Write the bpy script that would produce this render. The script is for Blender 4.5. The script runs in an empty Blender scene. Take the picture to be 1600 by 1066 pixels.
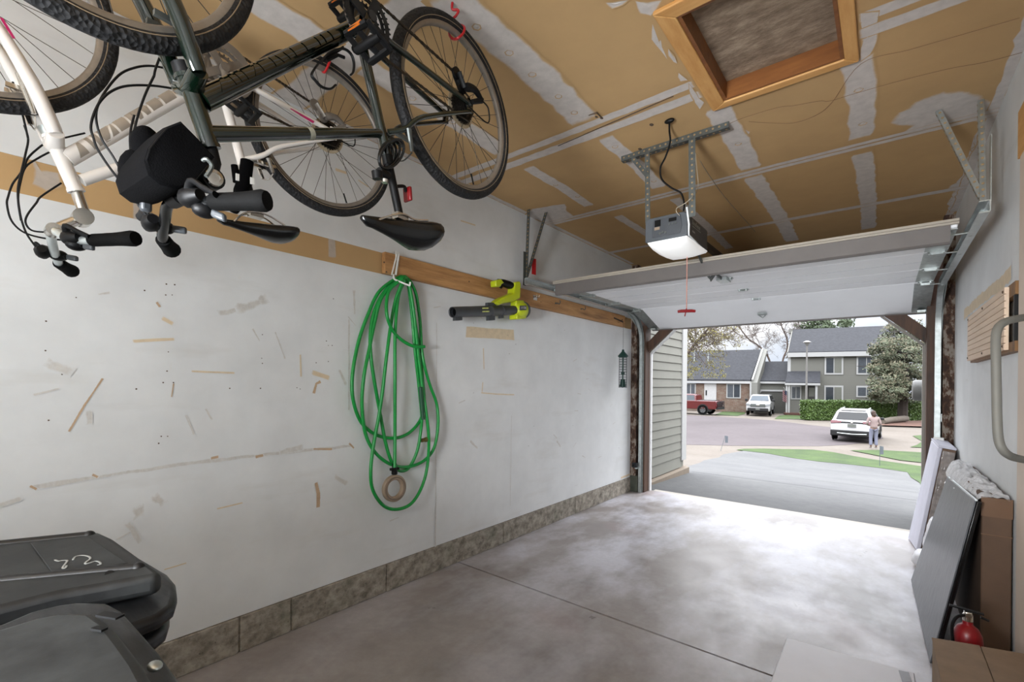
import bpy, bmesh, math, random
from mathutils import Vector, Matrix, noise
C = bpy.context.scene.collection
R = math.radians
rnd = random.Random(7)

# ---------------------------------------------------------------- survey of the place (camera position, and rays into the room)
CAM = (2.5935, 0.0, 1.42)
FPX, YAW, ROLL, PX, PY = 718.76, R(39.025), R(0.6), 800.0, 597.1
FWD = (-math.sin(YAW), math.cos(YAW), 0.0)
RGT = (math.cos(YAW), math.sin(YAW), 0.0)
def ray(u, v):
    a, b = (u - PX) / FPX, (PY - v) / FPX
    c, s = math.cos(ROLL), math.sin(ROLL)
    a, b = a * c - b * s, a * s + b * c
    return (FWD[0] + a * RGT[0], FWD[1] + a * RGT[1], b)
def on(u, v, ax, val):
    d = ray(u, v); i = 'xyz'.index(ax); t = (val - CAM[i]) / d[i]
    return Vector([CAM[k] + t * d[k] for k in range(3)])
def onplane(u, v, P, N):
    d = ray(u, v)
    t = sum((P[i] - CAM[i]) * N[i] for i in range(3)) / sum(d[i] * N[i] for i in range(3))
    return Vector([CAM[k] + t * d[k] for k in range(3)])
def at(u, v, dep):
    d = ray(u, v); return Vector([CAM[k] + dep * d[k] for k in range(3)])

# ---------------------------------------------------------------- materials
def lin(c):
    if isinstance(c, str):
        c = c.lstrip('#'); c = [int(c[i:i + 2], 16) / 255 for i in (0, 2, 4)]
        return tuple(x / 12.92 if x <= 0.04045 else ((x + 0.055) / 1.055) ** 2.4 for x in c)
    return tuple(c)
class NT:
    def __init__(s, name):
        s.m = bpy.data.materials.new(name); s.m.use_nodes = True
        s.t = s.m.node_tree; s.b = s.t.nodes['Principled BSDF']
    def n(s, typ, **kw):
        nd = s.t.nodes.new(typ)
        for k, v in kw.items():
            if k.startswith('i_'):
                key = k[2:]; key = int(key) if key.isdigit() else key.replace('_', ' ')
                if hasattr(v, 'node'): s.t.links.new(v, nd.inputs[key])
                else: nd.inputs[key].default_value = v
            else: setattr(nd, k, v)
        return nd
    def link(s, a, b): s.t.links.new(a, b)
    def pos(s): return s.n('ShaderNodeNewGeometry').outputs['Position']
    def obj(s): return s.n('ShaderNodeTexCoord').outputs['Object']
    def noise(s, vec, scale, detail=4, rough=.6):
        return s.n('ShaderNodeTexNoise', i_Vector=vec, i_Scale=scale, i_Detail=detail, i_Roughness=rough).outputs['Fac']
    def ramp(s, fac, stops):
        r = s.n('ShaderNodeValToRGB', i_Fac=fac); e = r.color_ramp.elements
        while len(e) < len(stops): e.new(.5)
        for el, (p, c) in zip(e, stops):
            el.position = p; el.color = (*c, 1) if len(c) == 3 else c
        return r.outputs['Color']
    def mr(s, v, a, b, c=0., d=1.):
        return s.n('ShaderNodeMapRange', i_0=v, i_1=a, i_2=b, i_3=c, i_4=d).outputs[0]
    def mix(s, f, a, b):
        nd = s.n('ShaderNodeMix', data_type='RGBA')
        for key, v in ((0, f), (6, a), (7, b)):
            if hasattr(v, 'node'): s.t.links.new(v, nd.inputs[key])
            else: nd.inputs[key].default_value = v if key == 0 else (*v, 1)
        return nd.outputs[2]
    def math(s, op, a, b=0.):
        return s.n('ShaderNodeMath', operation=op, i_0=a, i_1=b).outputs[0]
    def scale(s, vec, v):
        return s.n('ShaderNodeVectorMath', operation='MULTIPLY', i_0=vec, i_1=v).outputs[0]
    def bump(s, h, strength=.3, dist=.01):
        nd = s.n('ShaderNodeBump', i_Height=h, i_Strength=strength, i_Distance=dist)
        s.link(nd.outputs[0], s.b.inputs['Normal'])
    def set(s, **kw):
        for k, v in kw.items():
            key = k.replace('_', ' ')
            if hasattr(v, 'node'): s.link(v, s.b.inputs[key])
            else: s.b.inputs[key].default_value = (*v, 1) if isinstance(v, tuple) and len(v) == 3 else v
        return s.m
def M(name, col, rough=.55, metal=0., vary=.12, vscale=12., bump=0., bscale=60., coat=0., spec=.5):
    t = NT(name); c = lin(col); p = t.pos()
    if vary:
        f = t.noise(p, vscale)
        base = t.mix(t.mr(f, .3, .7), tuple(x * (1 - vary) for x in c), tuple(min(1, x * (1 + vary)) for x in c))
    else: base = c
    t.set(Base_Color=base, Roughness=rough, Metallic=metal, Coat_Weight=coat, Specular_IOR_Level=spec)
    if bump: t.bump(t.noise(p, bscale), bump, .004)
    return t.m
def mudmat(name, base, mud, rough=.8, attr='mud', basevary=.06, nscale=14., hard=.25, streak=None, amp=.9):
    """a board surface; the attribute says where joint compound / bare paper / a stain lies on it"""
    t = NT(name); p = t.pos()
    a = t.n('ShaderNodeAttribute', attribute_name=attr).outputs['Fac']
    nz = t.noise(p, nscale, 5, .65)
    f = t.mr(t.math('ADD', a, t.math('MULTIPLY', t.math('SUBTRACT', nz, .5), amp)), .5 - hard, .5 + hard)
    bn = t.noise(p, 3.2, 5)
    b = lin(base)
    bc = t.mix(t.mr(bn, .3, .7), tuple(x * (1 - basevary) for x in b), tuple(x * (1 + basevary) for x in b))
    if streak:
        st = t.noise(t.scale(p, streak[0]), 1.0, 4, .6)
        bc = t.mix(t.mr(st, .58, .78, 0, streak[2]), bc, lin(streak[1]))
    m = lin(mud); mn = t.noise(p, 23., 4)
    mc = t.mix(t.mr(mn, .3, .7), tuple(x * .9 for x in m), tuple(min(1, x * 1.08) for x in m))
    t.set(Base_Color=t.mix(f, bc, mc), Roughness=rough)
    return t.m

MT = {}
MT['ceiling'] = mudmat('drywall_paper_ceiling', (.52, .335, .155), (.60, .55, .51), .85, nscale=11)
WALLB = '#dfe1e1'
MT['wall'] = mudmat('white_wall_paint', WALLB, '#dac7a8', .6, hard=.35, streak=((1, 1.2, 6), '#c3bfb6', .35))
MT['wall_grey'] = mudmat('white_wall_paint_scuff', WALLB, '#cdcac4', .6, nscale=60, hard=.6, amp=2.2, streak=((1, 1.2, 6), '#c3bfb6', .35))
MT['wall_brown'] = mudmat('white_wall_paint_gouge', WALLB, '#bfa385', .6, nscale=90, hard=.3, amp=1.8, streak=((1, 1.2, 6), '#c3bfb6', .35))
MT['wall_strip'] = mudmat('bare_drywall_strip', (.52, .335, .155), '#b9ada0', .85)
MT['hole'] = M('nail_hole_dark', '#5a4a3c', .9, vary=0)
MT['white_board'] = M('white_painted_board', '#e2e2e0', .5, vary=.03)
MT['pine'] = None
def woodmat(name, a, b, stretch, rough=.55, dark=None):
    t = NT(name); p = t.obj()
    w = t.noise(t.scale(p, stretch), 1.0, 6, .65)
    col = t.ramp(w, [(.3, lin(a)), (.7, lin(b))])
    if dark:
        k = t.noise(t.scale(p, tuple(x * .35 for x in stretch)), 1.3, 3, .5)
        col = t.mix(t.mr(k, .62, .74, 0, .8), col, lin(dark))
    t.set(Base_Color=col, Roughness=rough); t.bump(w, .15, .003)
    return t.m
MT['ledger'] = woodmat('ledger_board_wood', '#93663b', '#c99a66', (40, 2.2, 22), .6, '#6a4425')
MT['casing'] = woodmat('fir_casing_wood', '#c08848', '#dcab6c', (18, 3, 18), .55)
MT['casing_x'] = woodmat('fir_casing_wood_across', '#c08848', '#dcab6c', (3, 18, 18), .55)
MT['stain'] = woodmat('dark_stained_framing', '#35231a', '#5a3c26', (22, 22, 2.5), .6, '#20140c')
MT['stain_x'] = woodmat('dark_stained_framing_across', '#35231a', '#52382a', (2.5, 22, 22), .6)
MT['liner'] = woodmat('dark_hatch_liner', '#6d3f1c', '#8f5a2c', (3, 18, 18), .5)
MT['slat'] = woodmat('pale_slat_wood', '#d8bda2', '#ead3bb', (20, 1.4, 20), .6)
MT['slat_end'] = woodmat('brown_end_wood', '#5a3a18', '#8a6232', (20, 20, 3), .6)
MT['galv'] = M('galvanised_steel', '#b4bab8', .38, .85, .18, 30)
MT['galv_bright'] = M('bright_galvanised_rail', '#c9d0d0', .32, .75, .1, 18)
MT['galv_dark'] = M('dull_grey_steel', '#606462', .5, .7, .2, 40)
MT['chrome'] = M('polished_metal', '#cfcbc4', .2, 1., .1, 30)
MT['steel_dark'] = M('dark_steel', '#2e3033', .4, .8, .1, 30)
MT['black'] = M('black_plastic', '#050506', .5, 0, .2, 20, spec=.25)
MT['black_soft'] = M('black_rubber', '#050505', .8, 0, .25, 25, .3, 120, spec=.12)
MT['black_gloss'] = M('black_gloss', '#08090a', .22, 0, .1, 20)
MT['black_cloth'] = M('black_cloth', '#040405', .95, 0, .2, 40, .4, 300, spec=.08)
MT['door_white'] = M('door_panel_white', '#f3f5f7', .45, 0, .03, 3)
MT['door_lip'] = M('door_weatherstrip_cream', '#a8a093', .6, 0, .04, 8)
MT['door_strut'] = M('door_strut_grey', '#6c6764', .55, .1, .06, 8)
MT['red'] = M('red_plastic', '#b3161f', .4, 0, .1)
MT['red_deep'] = M('deep_red_paint', '#800e16', .35, 0, .12)

# ---------------------------------------------------------------- mesh building
class MB:
    def __init__(s): s.v = []; s.f = []; s.a = []; s.mi = []
    def add(s, vs, fs, a=None, mi=0):
        o = len(s.v); s.v += [tuple(x) for x in vs]; s.f += [tuple(i + o for i in f) for f in fs]
        s.a += list(a) if a is not None else [0.0] * len(vs); s.mi += [mi] * len(fs); return s
    def box(s, lo, hi, mi=0):
        x0, y0, z0 = lo; x1, y1, z1 = hi
        return s.add([(x0,y0,z0),(x1,y0,z0),(x1,y1,z0),(x0,y1,z0),(x0,y0,z1),(x1,y0,z1),(x1,y1,z1),(x0,y1,z1)],
                     [(3,2,1,0),(4,5,6,7),(0,1,5,4),(1,2,6,5),(2,3,7,6),(3,0,4,7)], mi=mi)
    def obox(s, c, ux, uy, uz, size, mi=0):
        """oriented box: centre, three unit axes, full sizes"""
        c = Vector(c); X, Y, Z = [Vector(u).normalized() * (h / 2) for u, h in zip((ux, uy, uz), size)]
        vs = [c + a * X + b * Y + d * Z for d in (-1, 1) for a, b in ((-1,-1),(1,-1),(1,1),(-1,1))]
        return s.add(vs, [(3,2,1,0),(4,5,6,7),(0,1,5,4),(1,2,6,5),(2,3,7,6),(3,0,4,7)], mi=mi)
    def bar(s, p, q, w, h, up=(0,0,1), mi=0):
        p, q = Vector(p), Vector(q); d = q - p; u = Vector(up)
        x = d.cross(u)
        if x.length < 1e-6: x = d.cross(Vector((1,0,0)))
        x.normalize(); z = x.cross(d).normalized()
        return s.obox((p + q) / 2, d, x, z, (d.length, w, h), mi)
    def tube(s, pts, r, n=10, closed=False, cap=True, mi=0, flat=None):
        P = [Vector(p) for p in pts]; k = len(P)
        rs = [r] * k if not isinstance(r, (list, tuple)) else list(r)
        T = []
        for i in range(k):
            a = P[i - 1] if (i or closed) else P[i]; b = P[(i + 1) % k] if (i < k - 1 or closed) else P[i]
            d = b - a; T.append(d.normalized() if d.length > 1e-9 else Vector((0, 0, 1)))
        ref = Vector(flat) if flat else (Vector((0,0,1)) if abs(T[0].z) < .9 else Vector((1,0,0)))
        nrm = (ref - T[0] * ref.dot(T[0])).normalized(); rings = []
        for i in range(k):
            nrm = nrm - T[i] * nrm.dot(T[i])
            if nrm.length < 1e-6: nrm = T[i].orthogonal()
            nrm.normalize(); bn = T[i].cross(nrm)
            rr = rs[i]; ra, rb = (rr if isinstance(rr, tuple) else (rr, rr))
            rings.append([P[i] + nrm * (ra * math.cos(2*math.pi*j/n)) + bn * (rb * math.sin(2*math.pi*j/n)) for j in range(n)])
        vs = [v for rg in rings for v in rg]; fs = []
        for i in range(k if closed else k - 1):
            a, b = i * n, ((i + 1) % k) * n
            for j in range(n): fs.append((a + j, a + (j + 1) % n, b + (j + 1) % n, b + j))
        if cap and not closed:
            fs.append(tuple(reversed(range(n)))); fs.append(tuple((k - 1) * n + j for j in range(n)))
        return s.add(vs, fs, mi=mi)
    def lathe(s, prof, o, axis, n=24, mi=0, cap=True):
        """revolve (radius, height) about the axis"""
        o = Vector(o); z = Vector(axis).normalized(); x = z.orthogonal().normalized(); y = z.cross(x)
        vs = []; k = len(prof)
        for r, h in prof:
            for j in range(n):
                a = 2*math.pi*j/n; vs.append(o + z*h + x*(r*math.cos(a)) + y*(r*math.sin(a)))
        fs = []
        for i in range(k - 1):
            for j in range(n): fs.append((i*n+j, i*n+(j+1)%n, (i+1)*n+(j+1)%n, (i+1)*n+j))
        if prof[0] == prof[-1]: cap = False
        if cap and prof[0][0] > 1e-6: fs.append(tuple(reversed(range(n))))
        if cap and prof[-1][0] > 1e-6: fs.append(tuple((k-1)*n+j for j in range(n)))
        return s.add(vs, fs, mi=mi)
    def prism(s, poly, vec, mi=0):
        vec = Vector(vec); P = [Vector(p) for p in poly]; n = len(P)
        return s.add(P + [p + vec for p in P], [tuple(reversed(range(n))), tuple(range(n, 2*n))] + [(i, (i+1)%n, (i+1)%n+n, i+n) for i in range(n)], mi=mi)
    def torus(s, c, axis, Rr, r, n=48, m=8, mi=0):
        c = Vector(c); z = Vector(axis).normalized(); x = z.orthogonal().normalized(); y = z.cross(x)
        return s.tube([c + x*(Rr*math.cos(2*math.pi*i/n)) + y*(Rr*math.sin(2*math.pi*i/n)) for i in range(n)], r, m, True, mi=mi, flat=z)
    def ball(s, c, rad, n=14, m=9, rot=None, mi=0):
        c = Vector(c); rad = (rad,)*3 if not isinstance(rad, (tuple, list)) else rad
        vs = []; 
        for i in range(m + 1):
            ph = math.pi * i / m
            for j in range(n):
                a = 2*math.pi*j/n; v = Vector((rad[0]*math.sin(ph)*math.cos(a), rad[1]*math.sin(ph)*math.sin(a), rad[2]*math.cos(ph)))
                vs.append(c + (rot @ v if rot else v))
        fs = [(i*n+j, (i+1)*n+j, (i+1)*n+(j+1)%n, i*n+(j+1)%n) for i in range(m) for j in range(n)]
        return s.add(vs, fs, mi=mi)
    def grid(s, fn, nu, nv, mi=0, wrap=False):
        vs = [fn(i/(nu if wrap else nu-1), j/(nv-1)) for i in range(nu) for j in range(nv)]
        fs = [(i*nv+j, ((i+1)%nu)*nv+j, ((i+1)%nu)*nv+j+1, i*nv+j+1) for i in range(nu if wrap else nu-1) for j in range(nv-1)]
        return s.add(vs, fs, mi=mi)
    def loft(s, secs, cap=True, mi=0):
        n = len(secs[0]); vs = [p for r in secs for p in r]; fs = []
        for i in range(len(secs)-1):
            for j in range(n): fs.append((i*n+j, i*n+(j+1)%n, (i+1)*n+(j+1)%n, (i+1)*n+j))
        if cap: fs += [tuple(reversed(range(n))), tuple((len(secs)-1)*n+j for j in range(n))]
        return s.add(vs, fs, mi=mi)
    # soft-edged patch lying on a surface: strip along a centre line
    def patch(s, pts, w, nrm, feather=.5, jit=.15, lift=.0015, step=.06):
        s.k = getattr(s, 'k', 0) + 1; lift += .00012*(s.k % 12)
        P = [Vector(p) for p in pts]; N = Vector(nrm); Q = []
        for a, b in zip(P, P[1:]):
            k = max(1, int((b - a).length / step)); Q += [a + (b - a)*(i/k) for i in range(k)]
        Q.append(P[-1]); n = len(Q); vs = []; at_ = []
        d0 = (Q[1]-Q[0]).normalized(); d1 = (Q[-1]-Q[-2]).normalized(); e = w*feather
        Q = [Q[0] - d0*e] + Q + [Q[-1] + d1*e]
        for i, q in enumerate(Q):
            d = (Q[min(i+1, len(Q)-1)] - Q[max(i-1, 0)]).normalized(); x = d.cross(N).normalized()
            end = i in (0, len(Q)-1)
            jl, jr = [1 + jit*rnd.uniform(-1, 1) for _ in range(2)]
            for t, av in ((-.5*jl - feather*.5, 0), (-.5*jl, 1), (0, 1), (.5*jr, 1), (.5*jr + feather*.5, 0)):
                vs.append(q + x*(t*w) + N*lift); at_.append(0 if end else av)
        fs = [(i*5+j, i*5+j+1, (i+1)*5+j+1, (i+1)*5+j) for i in range(len(Q)-1) for j in range(4)]
        return s.add(vs, fs, a=at_)
    def blob(s, poly, nrm, feather=.06, jit=.02, lift=.001, step=.05):
        s.k = getattr(s, 'k', 0) + 1; lift += .00013*(s.k % 12)
        P = [Vector(p) for p in poly]; N = Vector(nrm); Q = []
        for a, b in zip(P, P[1:] + P[:1]):
            k = max(1, int((b-a).length/step)); Q += [a + (b-a)*(i/k) + Vector([rnd.uniform(-jit, jit) for _ in range(3)])*.7 for i in range(k)]
        c = sum(Q, Vector())/len(Q); n = len(Q)
        def flat(q): return q - N*((q-c).dot(N)) + N*lift
        Q = [flat(q) for q in Q]
        inn = [q + (c-q)*min(.9, feather/max((c-q).length, 1e-6)) for q in Q]
        vs = Q + inn + [flat(c)]
        fs = [(i, (i+1)%n, n+(i+1)%n, n+i) for i in range(n)] + [(n+i, n+(i+1)%n, 2*n) for i in range(n)]
        return s.add(vs, fs, a=[0]*n + [1]*(n+1))
    def build(s, name, mat, parent=None, smooth=40, bevel=0, seg=2, kind=None, subd=0, attr='mud'):
        org = Vector((0,0,0))
        if parent is not None: org = Vector(ROOT[parent.name])
        elif s.v:
            xs, ys, zs = zip(*s.v); org = Vector(((min(xs)+max(xs))/2, (min(ys)+max(ys))/2, min(zs)))
        me = bpy.data.meshes.new(name)
        me.from_pydata([tuple(Vector(v) - org) for v in s.v], [], s.f)
        for m in (mat if isinstance(mat, (list, tuple)) else [mat]): me.materials.append(MT[m] if isinstance(m, str) else m)
        if any(s.mi): me.polygons.foreach_set('material_index', s.mi)
        if any(s.a):
            at_ = me.attributes.new(attr, 'FLOAT', 'POINT'); at_.data.foreach_set('value', s.a)
        bm = bmesh.new(); bm.from_mesh(me); bmesh.ops.recalc_face_normals(bm, faces=bm.faces); bm.to_mesh(me); bm.free()
        if smooth:
            me.polygons.foreach_set('use_smooth', [True]*len(me.polygons)); me.set_sharp_from_angle(angle=R(smooth))
        o = bpy.data.objects.new(name, me); C.objects.link(o)
        if parent is not None: o.parent = parent
        else: o.location = org
        ROOT[o.name] = tuple(org)
        if bevel:
            b = o.modifiers.new('bevel', 'BEVEL'); b.width = bevel; b.segments = seg; b.limit_method = 'ANGLE'; b.angle_limit = R(40)
        if subd:
            m = o.modifiers.new('subd', 'SUBSURF'); m.levels = m.render_levels = subd
        if kind: o['kind'] = kind
        return o
ROOT = {}
def tag(o, label, cat, group=None, kind=None):
    o['label'] = label; o['category'] = cat
    if group: o['group'] = group
    if kind: o['kind'] = kind
    return o
def thing(name, loc, label, cat, group=None):
    o = bpy.data.objects.new(name, None); C.objects.link(o); o.location = loc; o.empty_display_size = .1
    ROOT[o.name] = tuple(loc); return tag(o, label, cat, group)
def smoothpath(pts, k=6, closed=False):
    P = [Vector(p) for p in pts]; n = len(P); out = []
    for i in range(n if closed else n-1):
        p0, p1, p2, p3 = (P[(i-1)%n] if (closed or i) else P[0]), P[i], P[(i+1)%n], (P[(i+2)%n] if (closed or i < n-2) else P[-1])
        for j in range(k):
            t = j/k
            out.append(.5*((2*p1) + (p2-p0)*t + (2*p0-5*p1+4*p2-p3)*t*t + (3*p1-p0-3*p2+p3)*t**3))
    if not closed: out.append(P[-1])
    return out
def textpart(txt, name, mat, parent, org, ux, uy, h, depth=.0006, width=None, shear=0):
    """lettering as a mesh: baseline start org, reading direction ux, up direction uy, cap height h"""
    cu = bpy.data.curves.new(name, 'FONT'); cu.body = txt; cu.size = 1; cu.extrude = 0; cu.resolution_u = 3; cu.shear = shear
    tmp = bpy.data.objects.new('tmp', cu); C.objects.link(tmp)
    dg = bpy.context.evaluated_depsgraph_get(); me = bpy.data.meshes.new_from_object(tmp.evaluated_get(dg))
    vs = [v.co.copy() for v in me.vertices]; fs = [tuple(p.vertices) for p in me.polygons]
    bpy.data.objects.remove(tmp); bpy.data.meshes.remove(me)
    x0, x1 = min(v.x for v in vs), max(v.x for v in vs); y0, y1 = min(v.y for v in vs), max(v.y for v in vs)
    sx = (width/(x1-x0)) if width else h/(y1-y0); sy = h/(y1-y0)
    X, Y = Vector(ux).normalized(), Vector(uy).normalized(); N = X.cross(Y).normalized()
    mb = MB(); mb.add([Vector(org) + X*((v.x-x0)*sx) + Y*((v.y-y0)*sy) + N*depth for v in vs], fs)
    return mb.build(name, mat, parent, smooth=0)
FILL_LAMP, SKY, EXPO, UPL, FILL_SPOT = 5, 0.95, 0.2, 32, 620
# ================================================================ ROOM SHELL
XR, ZC, YB, YF, YW = 3.077, 2.97, -2.6, 5.93, 5.72
def struct(mb, name, mat, parent=None, **k):
    o = mb.build(name, mat, parent, **k); o['kind'] = 'structure'; return o
# floor ------------------------------------------------------------
t = NT('worn_concrete_floor'); p = t.pos()
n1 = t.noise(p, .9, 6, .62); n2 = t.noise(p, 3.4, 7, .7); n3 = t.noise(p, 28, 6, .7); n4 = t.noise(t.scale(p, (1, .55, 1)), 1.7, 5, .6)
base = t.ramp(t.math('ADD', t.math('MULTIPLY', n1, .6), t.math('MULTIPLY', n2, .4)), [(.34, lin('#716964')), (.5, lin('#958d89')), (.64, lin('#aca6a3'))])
haze_sheen = t.mix(t.mr(n4, .43, .60, .02, .95), base, lin('#cfced6'))
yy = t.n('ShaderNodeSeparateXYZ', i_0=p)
far = t.mr(yy.outputs[1], 1.0, 3.4, .1, 1.)  # floor paled toward the door: daylight sheen painted in with the white haze
col = t.mix(far, base, haze_sheen)
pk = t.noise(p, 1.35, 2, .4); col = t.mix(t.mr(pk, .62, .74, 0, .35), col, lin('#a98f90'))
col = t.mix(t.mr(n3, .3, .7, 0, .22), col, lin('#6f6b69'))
t.set(Base_Color=col, Roughness=t.mr(n2, .3, .7, .26, .5)); t.bump(n3, .12, .003)
MT['floor'] = t.m
t = NT('rough_curb_concrete'); p = t.pos()
a, b, c = t.noise(t.scale(p, (1, 1., 1.2)), 13, 8, .68), t.noise(p, 4, 4), t.noise(p, 60, 5, .7)
col = t.ramp(a, [(.30, lin('#5f594f')), (.47, lin('#8d867b')), (.62, lin('#aca497'))])
col = t.mix(t.mr(b, .55, .7, 0, .35), col, lin('#6d7564'))
pit = t.mr(c, .36, .30, 0, 1)
t.set(Base_Color=t.mix(pit, col, lin('#2e2a25')), Roughness=.9); t.bump(a, .6, .012)
MT['curb'] = t.m
MT['concrete_dark'] = M('dark_footing_concrete', '#4c4f45', .9, vary=.25, vscale=8, bump=.3)
MT['joint'] = M('joint_dark', '#0b0a0a', .95, spec=.1)
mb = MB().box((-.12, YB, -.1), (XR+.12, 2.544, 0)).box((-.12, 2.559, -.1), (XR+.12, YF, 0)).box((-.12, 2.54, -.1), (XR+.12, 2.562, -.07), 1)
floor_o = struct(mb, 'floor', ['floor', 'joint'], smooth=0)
struct(MB().box((.19, YF, -.1), (2.875, YF+.14, -.012)), 'trim_1', M('threshold_concrete', '#b3ada4', .8, vary=.08), smooth=0, bevel=.01)
# left wall with its bare strip -------------------------------------
mb = MB().box((-.12, YB, .19), (0, 5.68, 2.127)).box((-.12, YB, 2.268), (0, 5.68, ZC))
wl = struct(mb, 'wall_left', 'wall', smooth=0)
struct(MB().box((-.12, YB, 2.127), (-.004, 5.68, 2.268)), 'wall_strip', 'wall_strip', wl, smooth=0)
# curb blocks (one poured curb with control joints)
mb = MB(); ys = [YB, .972, 1.24, 1.875, 3.095, 4.3, 5.69]
for a, b in zip(ys, ys[1:]): mb.box((-.12, a+.004, 0), (.006, b-.004, .186))
mb.box((-.12, YB, 0), (-.004, 5.69, .183))
struct(mb, 'baseboard_left', 'curb', smooth=0, bevel=.006)
# rear, right, front walls
struct(MB().box((-.12, YB-.12, 0), (XR+.12, YB, ZC)), 'wall_rear', 'wall', smooth=0)
wr = struct(MB().box((XR, YB, 0), (XR+.12, 5.72, ZC)), 'wall_right', 'wall', smooth=0)
mb = MB().box((-.12, 5.915, 2.17), (XR+.12, YF+.06, ZC)).box((-.12, 5.80, .0), (.14, YF, 2.17)).box((2.92, 5.80, 0), (XR+.12, YF, 2.17))
struct(mb, 'wall_front', 'stain_x', smooth=0)
struct(MB().box((-.12, 5.69, 0), (.10, 5.82, .21)), 'trim_2', 'concrete_dark', smooth=0, bevel=.01)
# left jamb: rough stud, stained post, white stop
t = NT('stud_with_torn_paper'); p = t.pos(); f = t.noise(t.scale(p, (1, 1, .45)), 16, 6, .7)
t.set(Base_Color=t.ramp(f, [(.42, lin('#35231a')), (.5, lin('#523827')), (.56, lin('#857b70'))]), Roughness=.85); MT['stud'] = t.m
struct(MB().box((.0, 5.69, .21), (.075, 5.80, ZC)), 'trim_3', 'stud', smooth=0)
struct(MB().box((.10, 5.74, 0), (.172, YF-.02, 2.17)), 'trim_4', 'stain', smooth=0, bevel=.004)
MT['stop'] = M('white_door_stop', '#dedede', .5, vary=.03)
MT['stop_r'] = M('grey_door_stop', '#8f8a82', .6, vary=.06)
struct(MB().box((.172, YF-.04, 0), (.19, YF+.01, 1.82)).bar((.181, YF-.015, 1.815), (.50, YF-.015, 2.118), .05, .02, (0, 0, 1)), 'trim_5', 'stop', smooth=0)
struct(MB().box((3.0, 5.69, 0), (XR, 5.80, ZC)), 'trim_6', 'stud', smooth=0)
struct(MB().box((2.893, 5.74, 0), (2.965, YF-.02, 2.17)), 'trim_7', 'stain', smooth=0, bevel=.004)
struct(MB().box((2.872, YF-.04, 0), (2.893, YF+.01, 1.82)).bar((2.882, YF-.015, 1.815), (2.56, YF-.015, 2.118), .05, .02, (0, 0, 1)), 'trim_8', 'stop_r', smooth=0)
# corner knee boards (stained) in the clipped corners of the opening
struct(MB().prism([(.172, YF-.10, 1.83), (.172, YF-.10, 1.97), (.315, YF-.10, 2.11), (.475, YF-.10, 2.11)], (0, .06, 0)), 'trim_9', 'stain', smooth=0)
struct(MB().prism([(2.893, YF-.10, 1.83), (2.893, YF-.10, 1.97), (2.75, YF-.10, 2.11), (2.585, YF-.10, 2.11)], (0, .06, 0)), 'trim_10', 'stain', smooth=0)
# door casing on the right wall at the edge of the view
MT['casing_pale'] = M('pale_painted_casing', '#d6c6b6', .55, 0, .05, 5)
struct(MB().box((XR-.022, 2.40, 0), (XR, 3.02, 2.45)).box((XR-.026, 2.40, 2.45), (XR, 3.045, 2.66), 1), 'trim_11', ['casing_pale', 'casing'], smooth=0)
# ceiling with the hatch opening -------------------------------------
HX0, HX1, HY0, HY1 = 1.905, 2.432, 1.92, 2.655
mb = MB().box((-.12, YB, ZC), (HX0, YF, ZC+.1)).box((HX1, YB, ZC), (XR+.12, YF, ZC+.1)).box((HX0, YB, ZC), (HX1, HY0, ZC+.1)).box((HX0, HY1, ZC), (HX1, YF, ZC+.1))
ceil = struct(mb, 'ceiling', 'ceiling', smooth=0)
dn = (0, 0, -1)
mb = MB()
def ce(u, v): return on(u, v, 'z', ZC)
for y in (1.2, 2.42, 2.53, 3.68, 3.735, 4.96):       # taped seams across the joists, in pairs of ribbons
    w = {1.2: .14, 2.42: .05, 2.53: .06, 3.68: .035, 3.735: .035, 4.96: .06}[y]
    if 2 < y < 3: mb.patch([(0, y, ZC), (1.0, y+.01, ZC), (1.80, y, ZC)], w, dn, .4, .12, lift=.002); mb.patch([(2.51, y, ZC), (XR, y+.01, ZC)], w, dn, .4, .12, lift=.002)
    else: mb.patch([(0, y, ZC), (1.0, y+.01, ZC), (2.0, y-.005, ZC), (XR, y+.01, ZC)], w, dn, .4, .12, lift=.002)
for x, y0, y1, w in ((1.215, -.9, 1.1, .12), (1.215, 1.27, 2.33, .135), (.585, -.9, 1.1, .12), (.585, 1.3, 2.33, .11), (1.83, -.9, 1.1, .12), (2.47, -.9, 1.1, .11),
                     (.58, 2.66, 3.52, .075), (1.207, 2.64, 3.52, .085), (1.845, 2.74, 3.60, .105), (2.475, 2.74, 3.56, .10), (.66, 3.93, 5.3, .07),
                     (1.215, 3.85, 5.6, .07), (1.82, 3.80, 5.7, .10), (2.465, 3.86, 5.7, .09)):
    mb.patch([(x, y0, ZC), (x+.01, (y0+y1)/2, ZC), (x-.008, y1, ZC)], w, dn, .45, .14, lift=.0015)
mb.blob([ce(*q) for q in [(815,338),(830,326),(862,320),(884,318),(888,330),(898,338),(880,347),(860,352),(838,343)]], dn, .03, .012)
mb.blob([ce(*q) for q in [(1388,192),(1400,177),(1428,158),(1470,141),(1520,140),(1560,160),(1552,190),(1500,192),(1460,200),(1425,216),(1408,210),(1420,200)]], dn, .05, .02)
mb.blob([ce(*q) for q in [(1480,135),(1530,128),(1560,110),(1580,70),(1600,40),(1600,100),(1570,150),(1540,190),(1535,165),(1500,160)]], dn, .03, .03)
mb.blob([ce(*q) for q in [(1528,200),(1545,205),(1530,240),(1500,300),(1488,335),(1478,345),(1482,320),(1490,300),(1470,300),(1490,285),(1510,265)]], dn, .03, .02)
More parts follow.
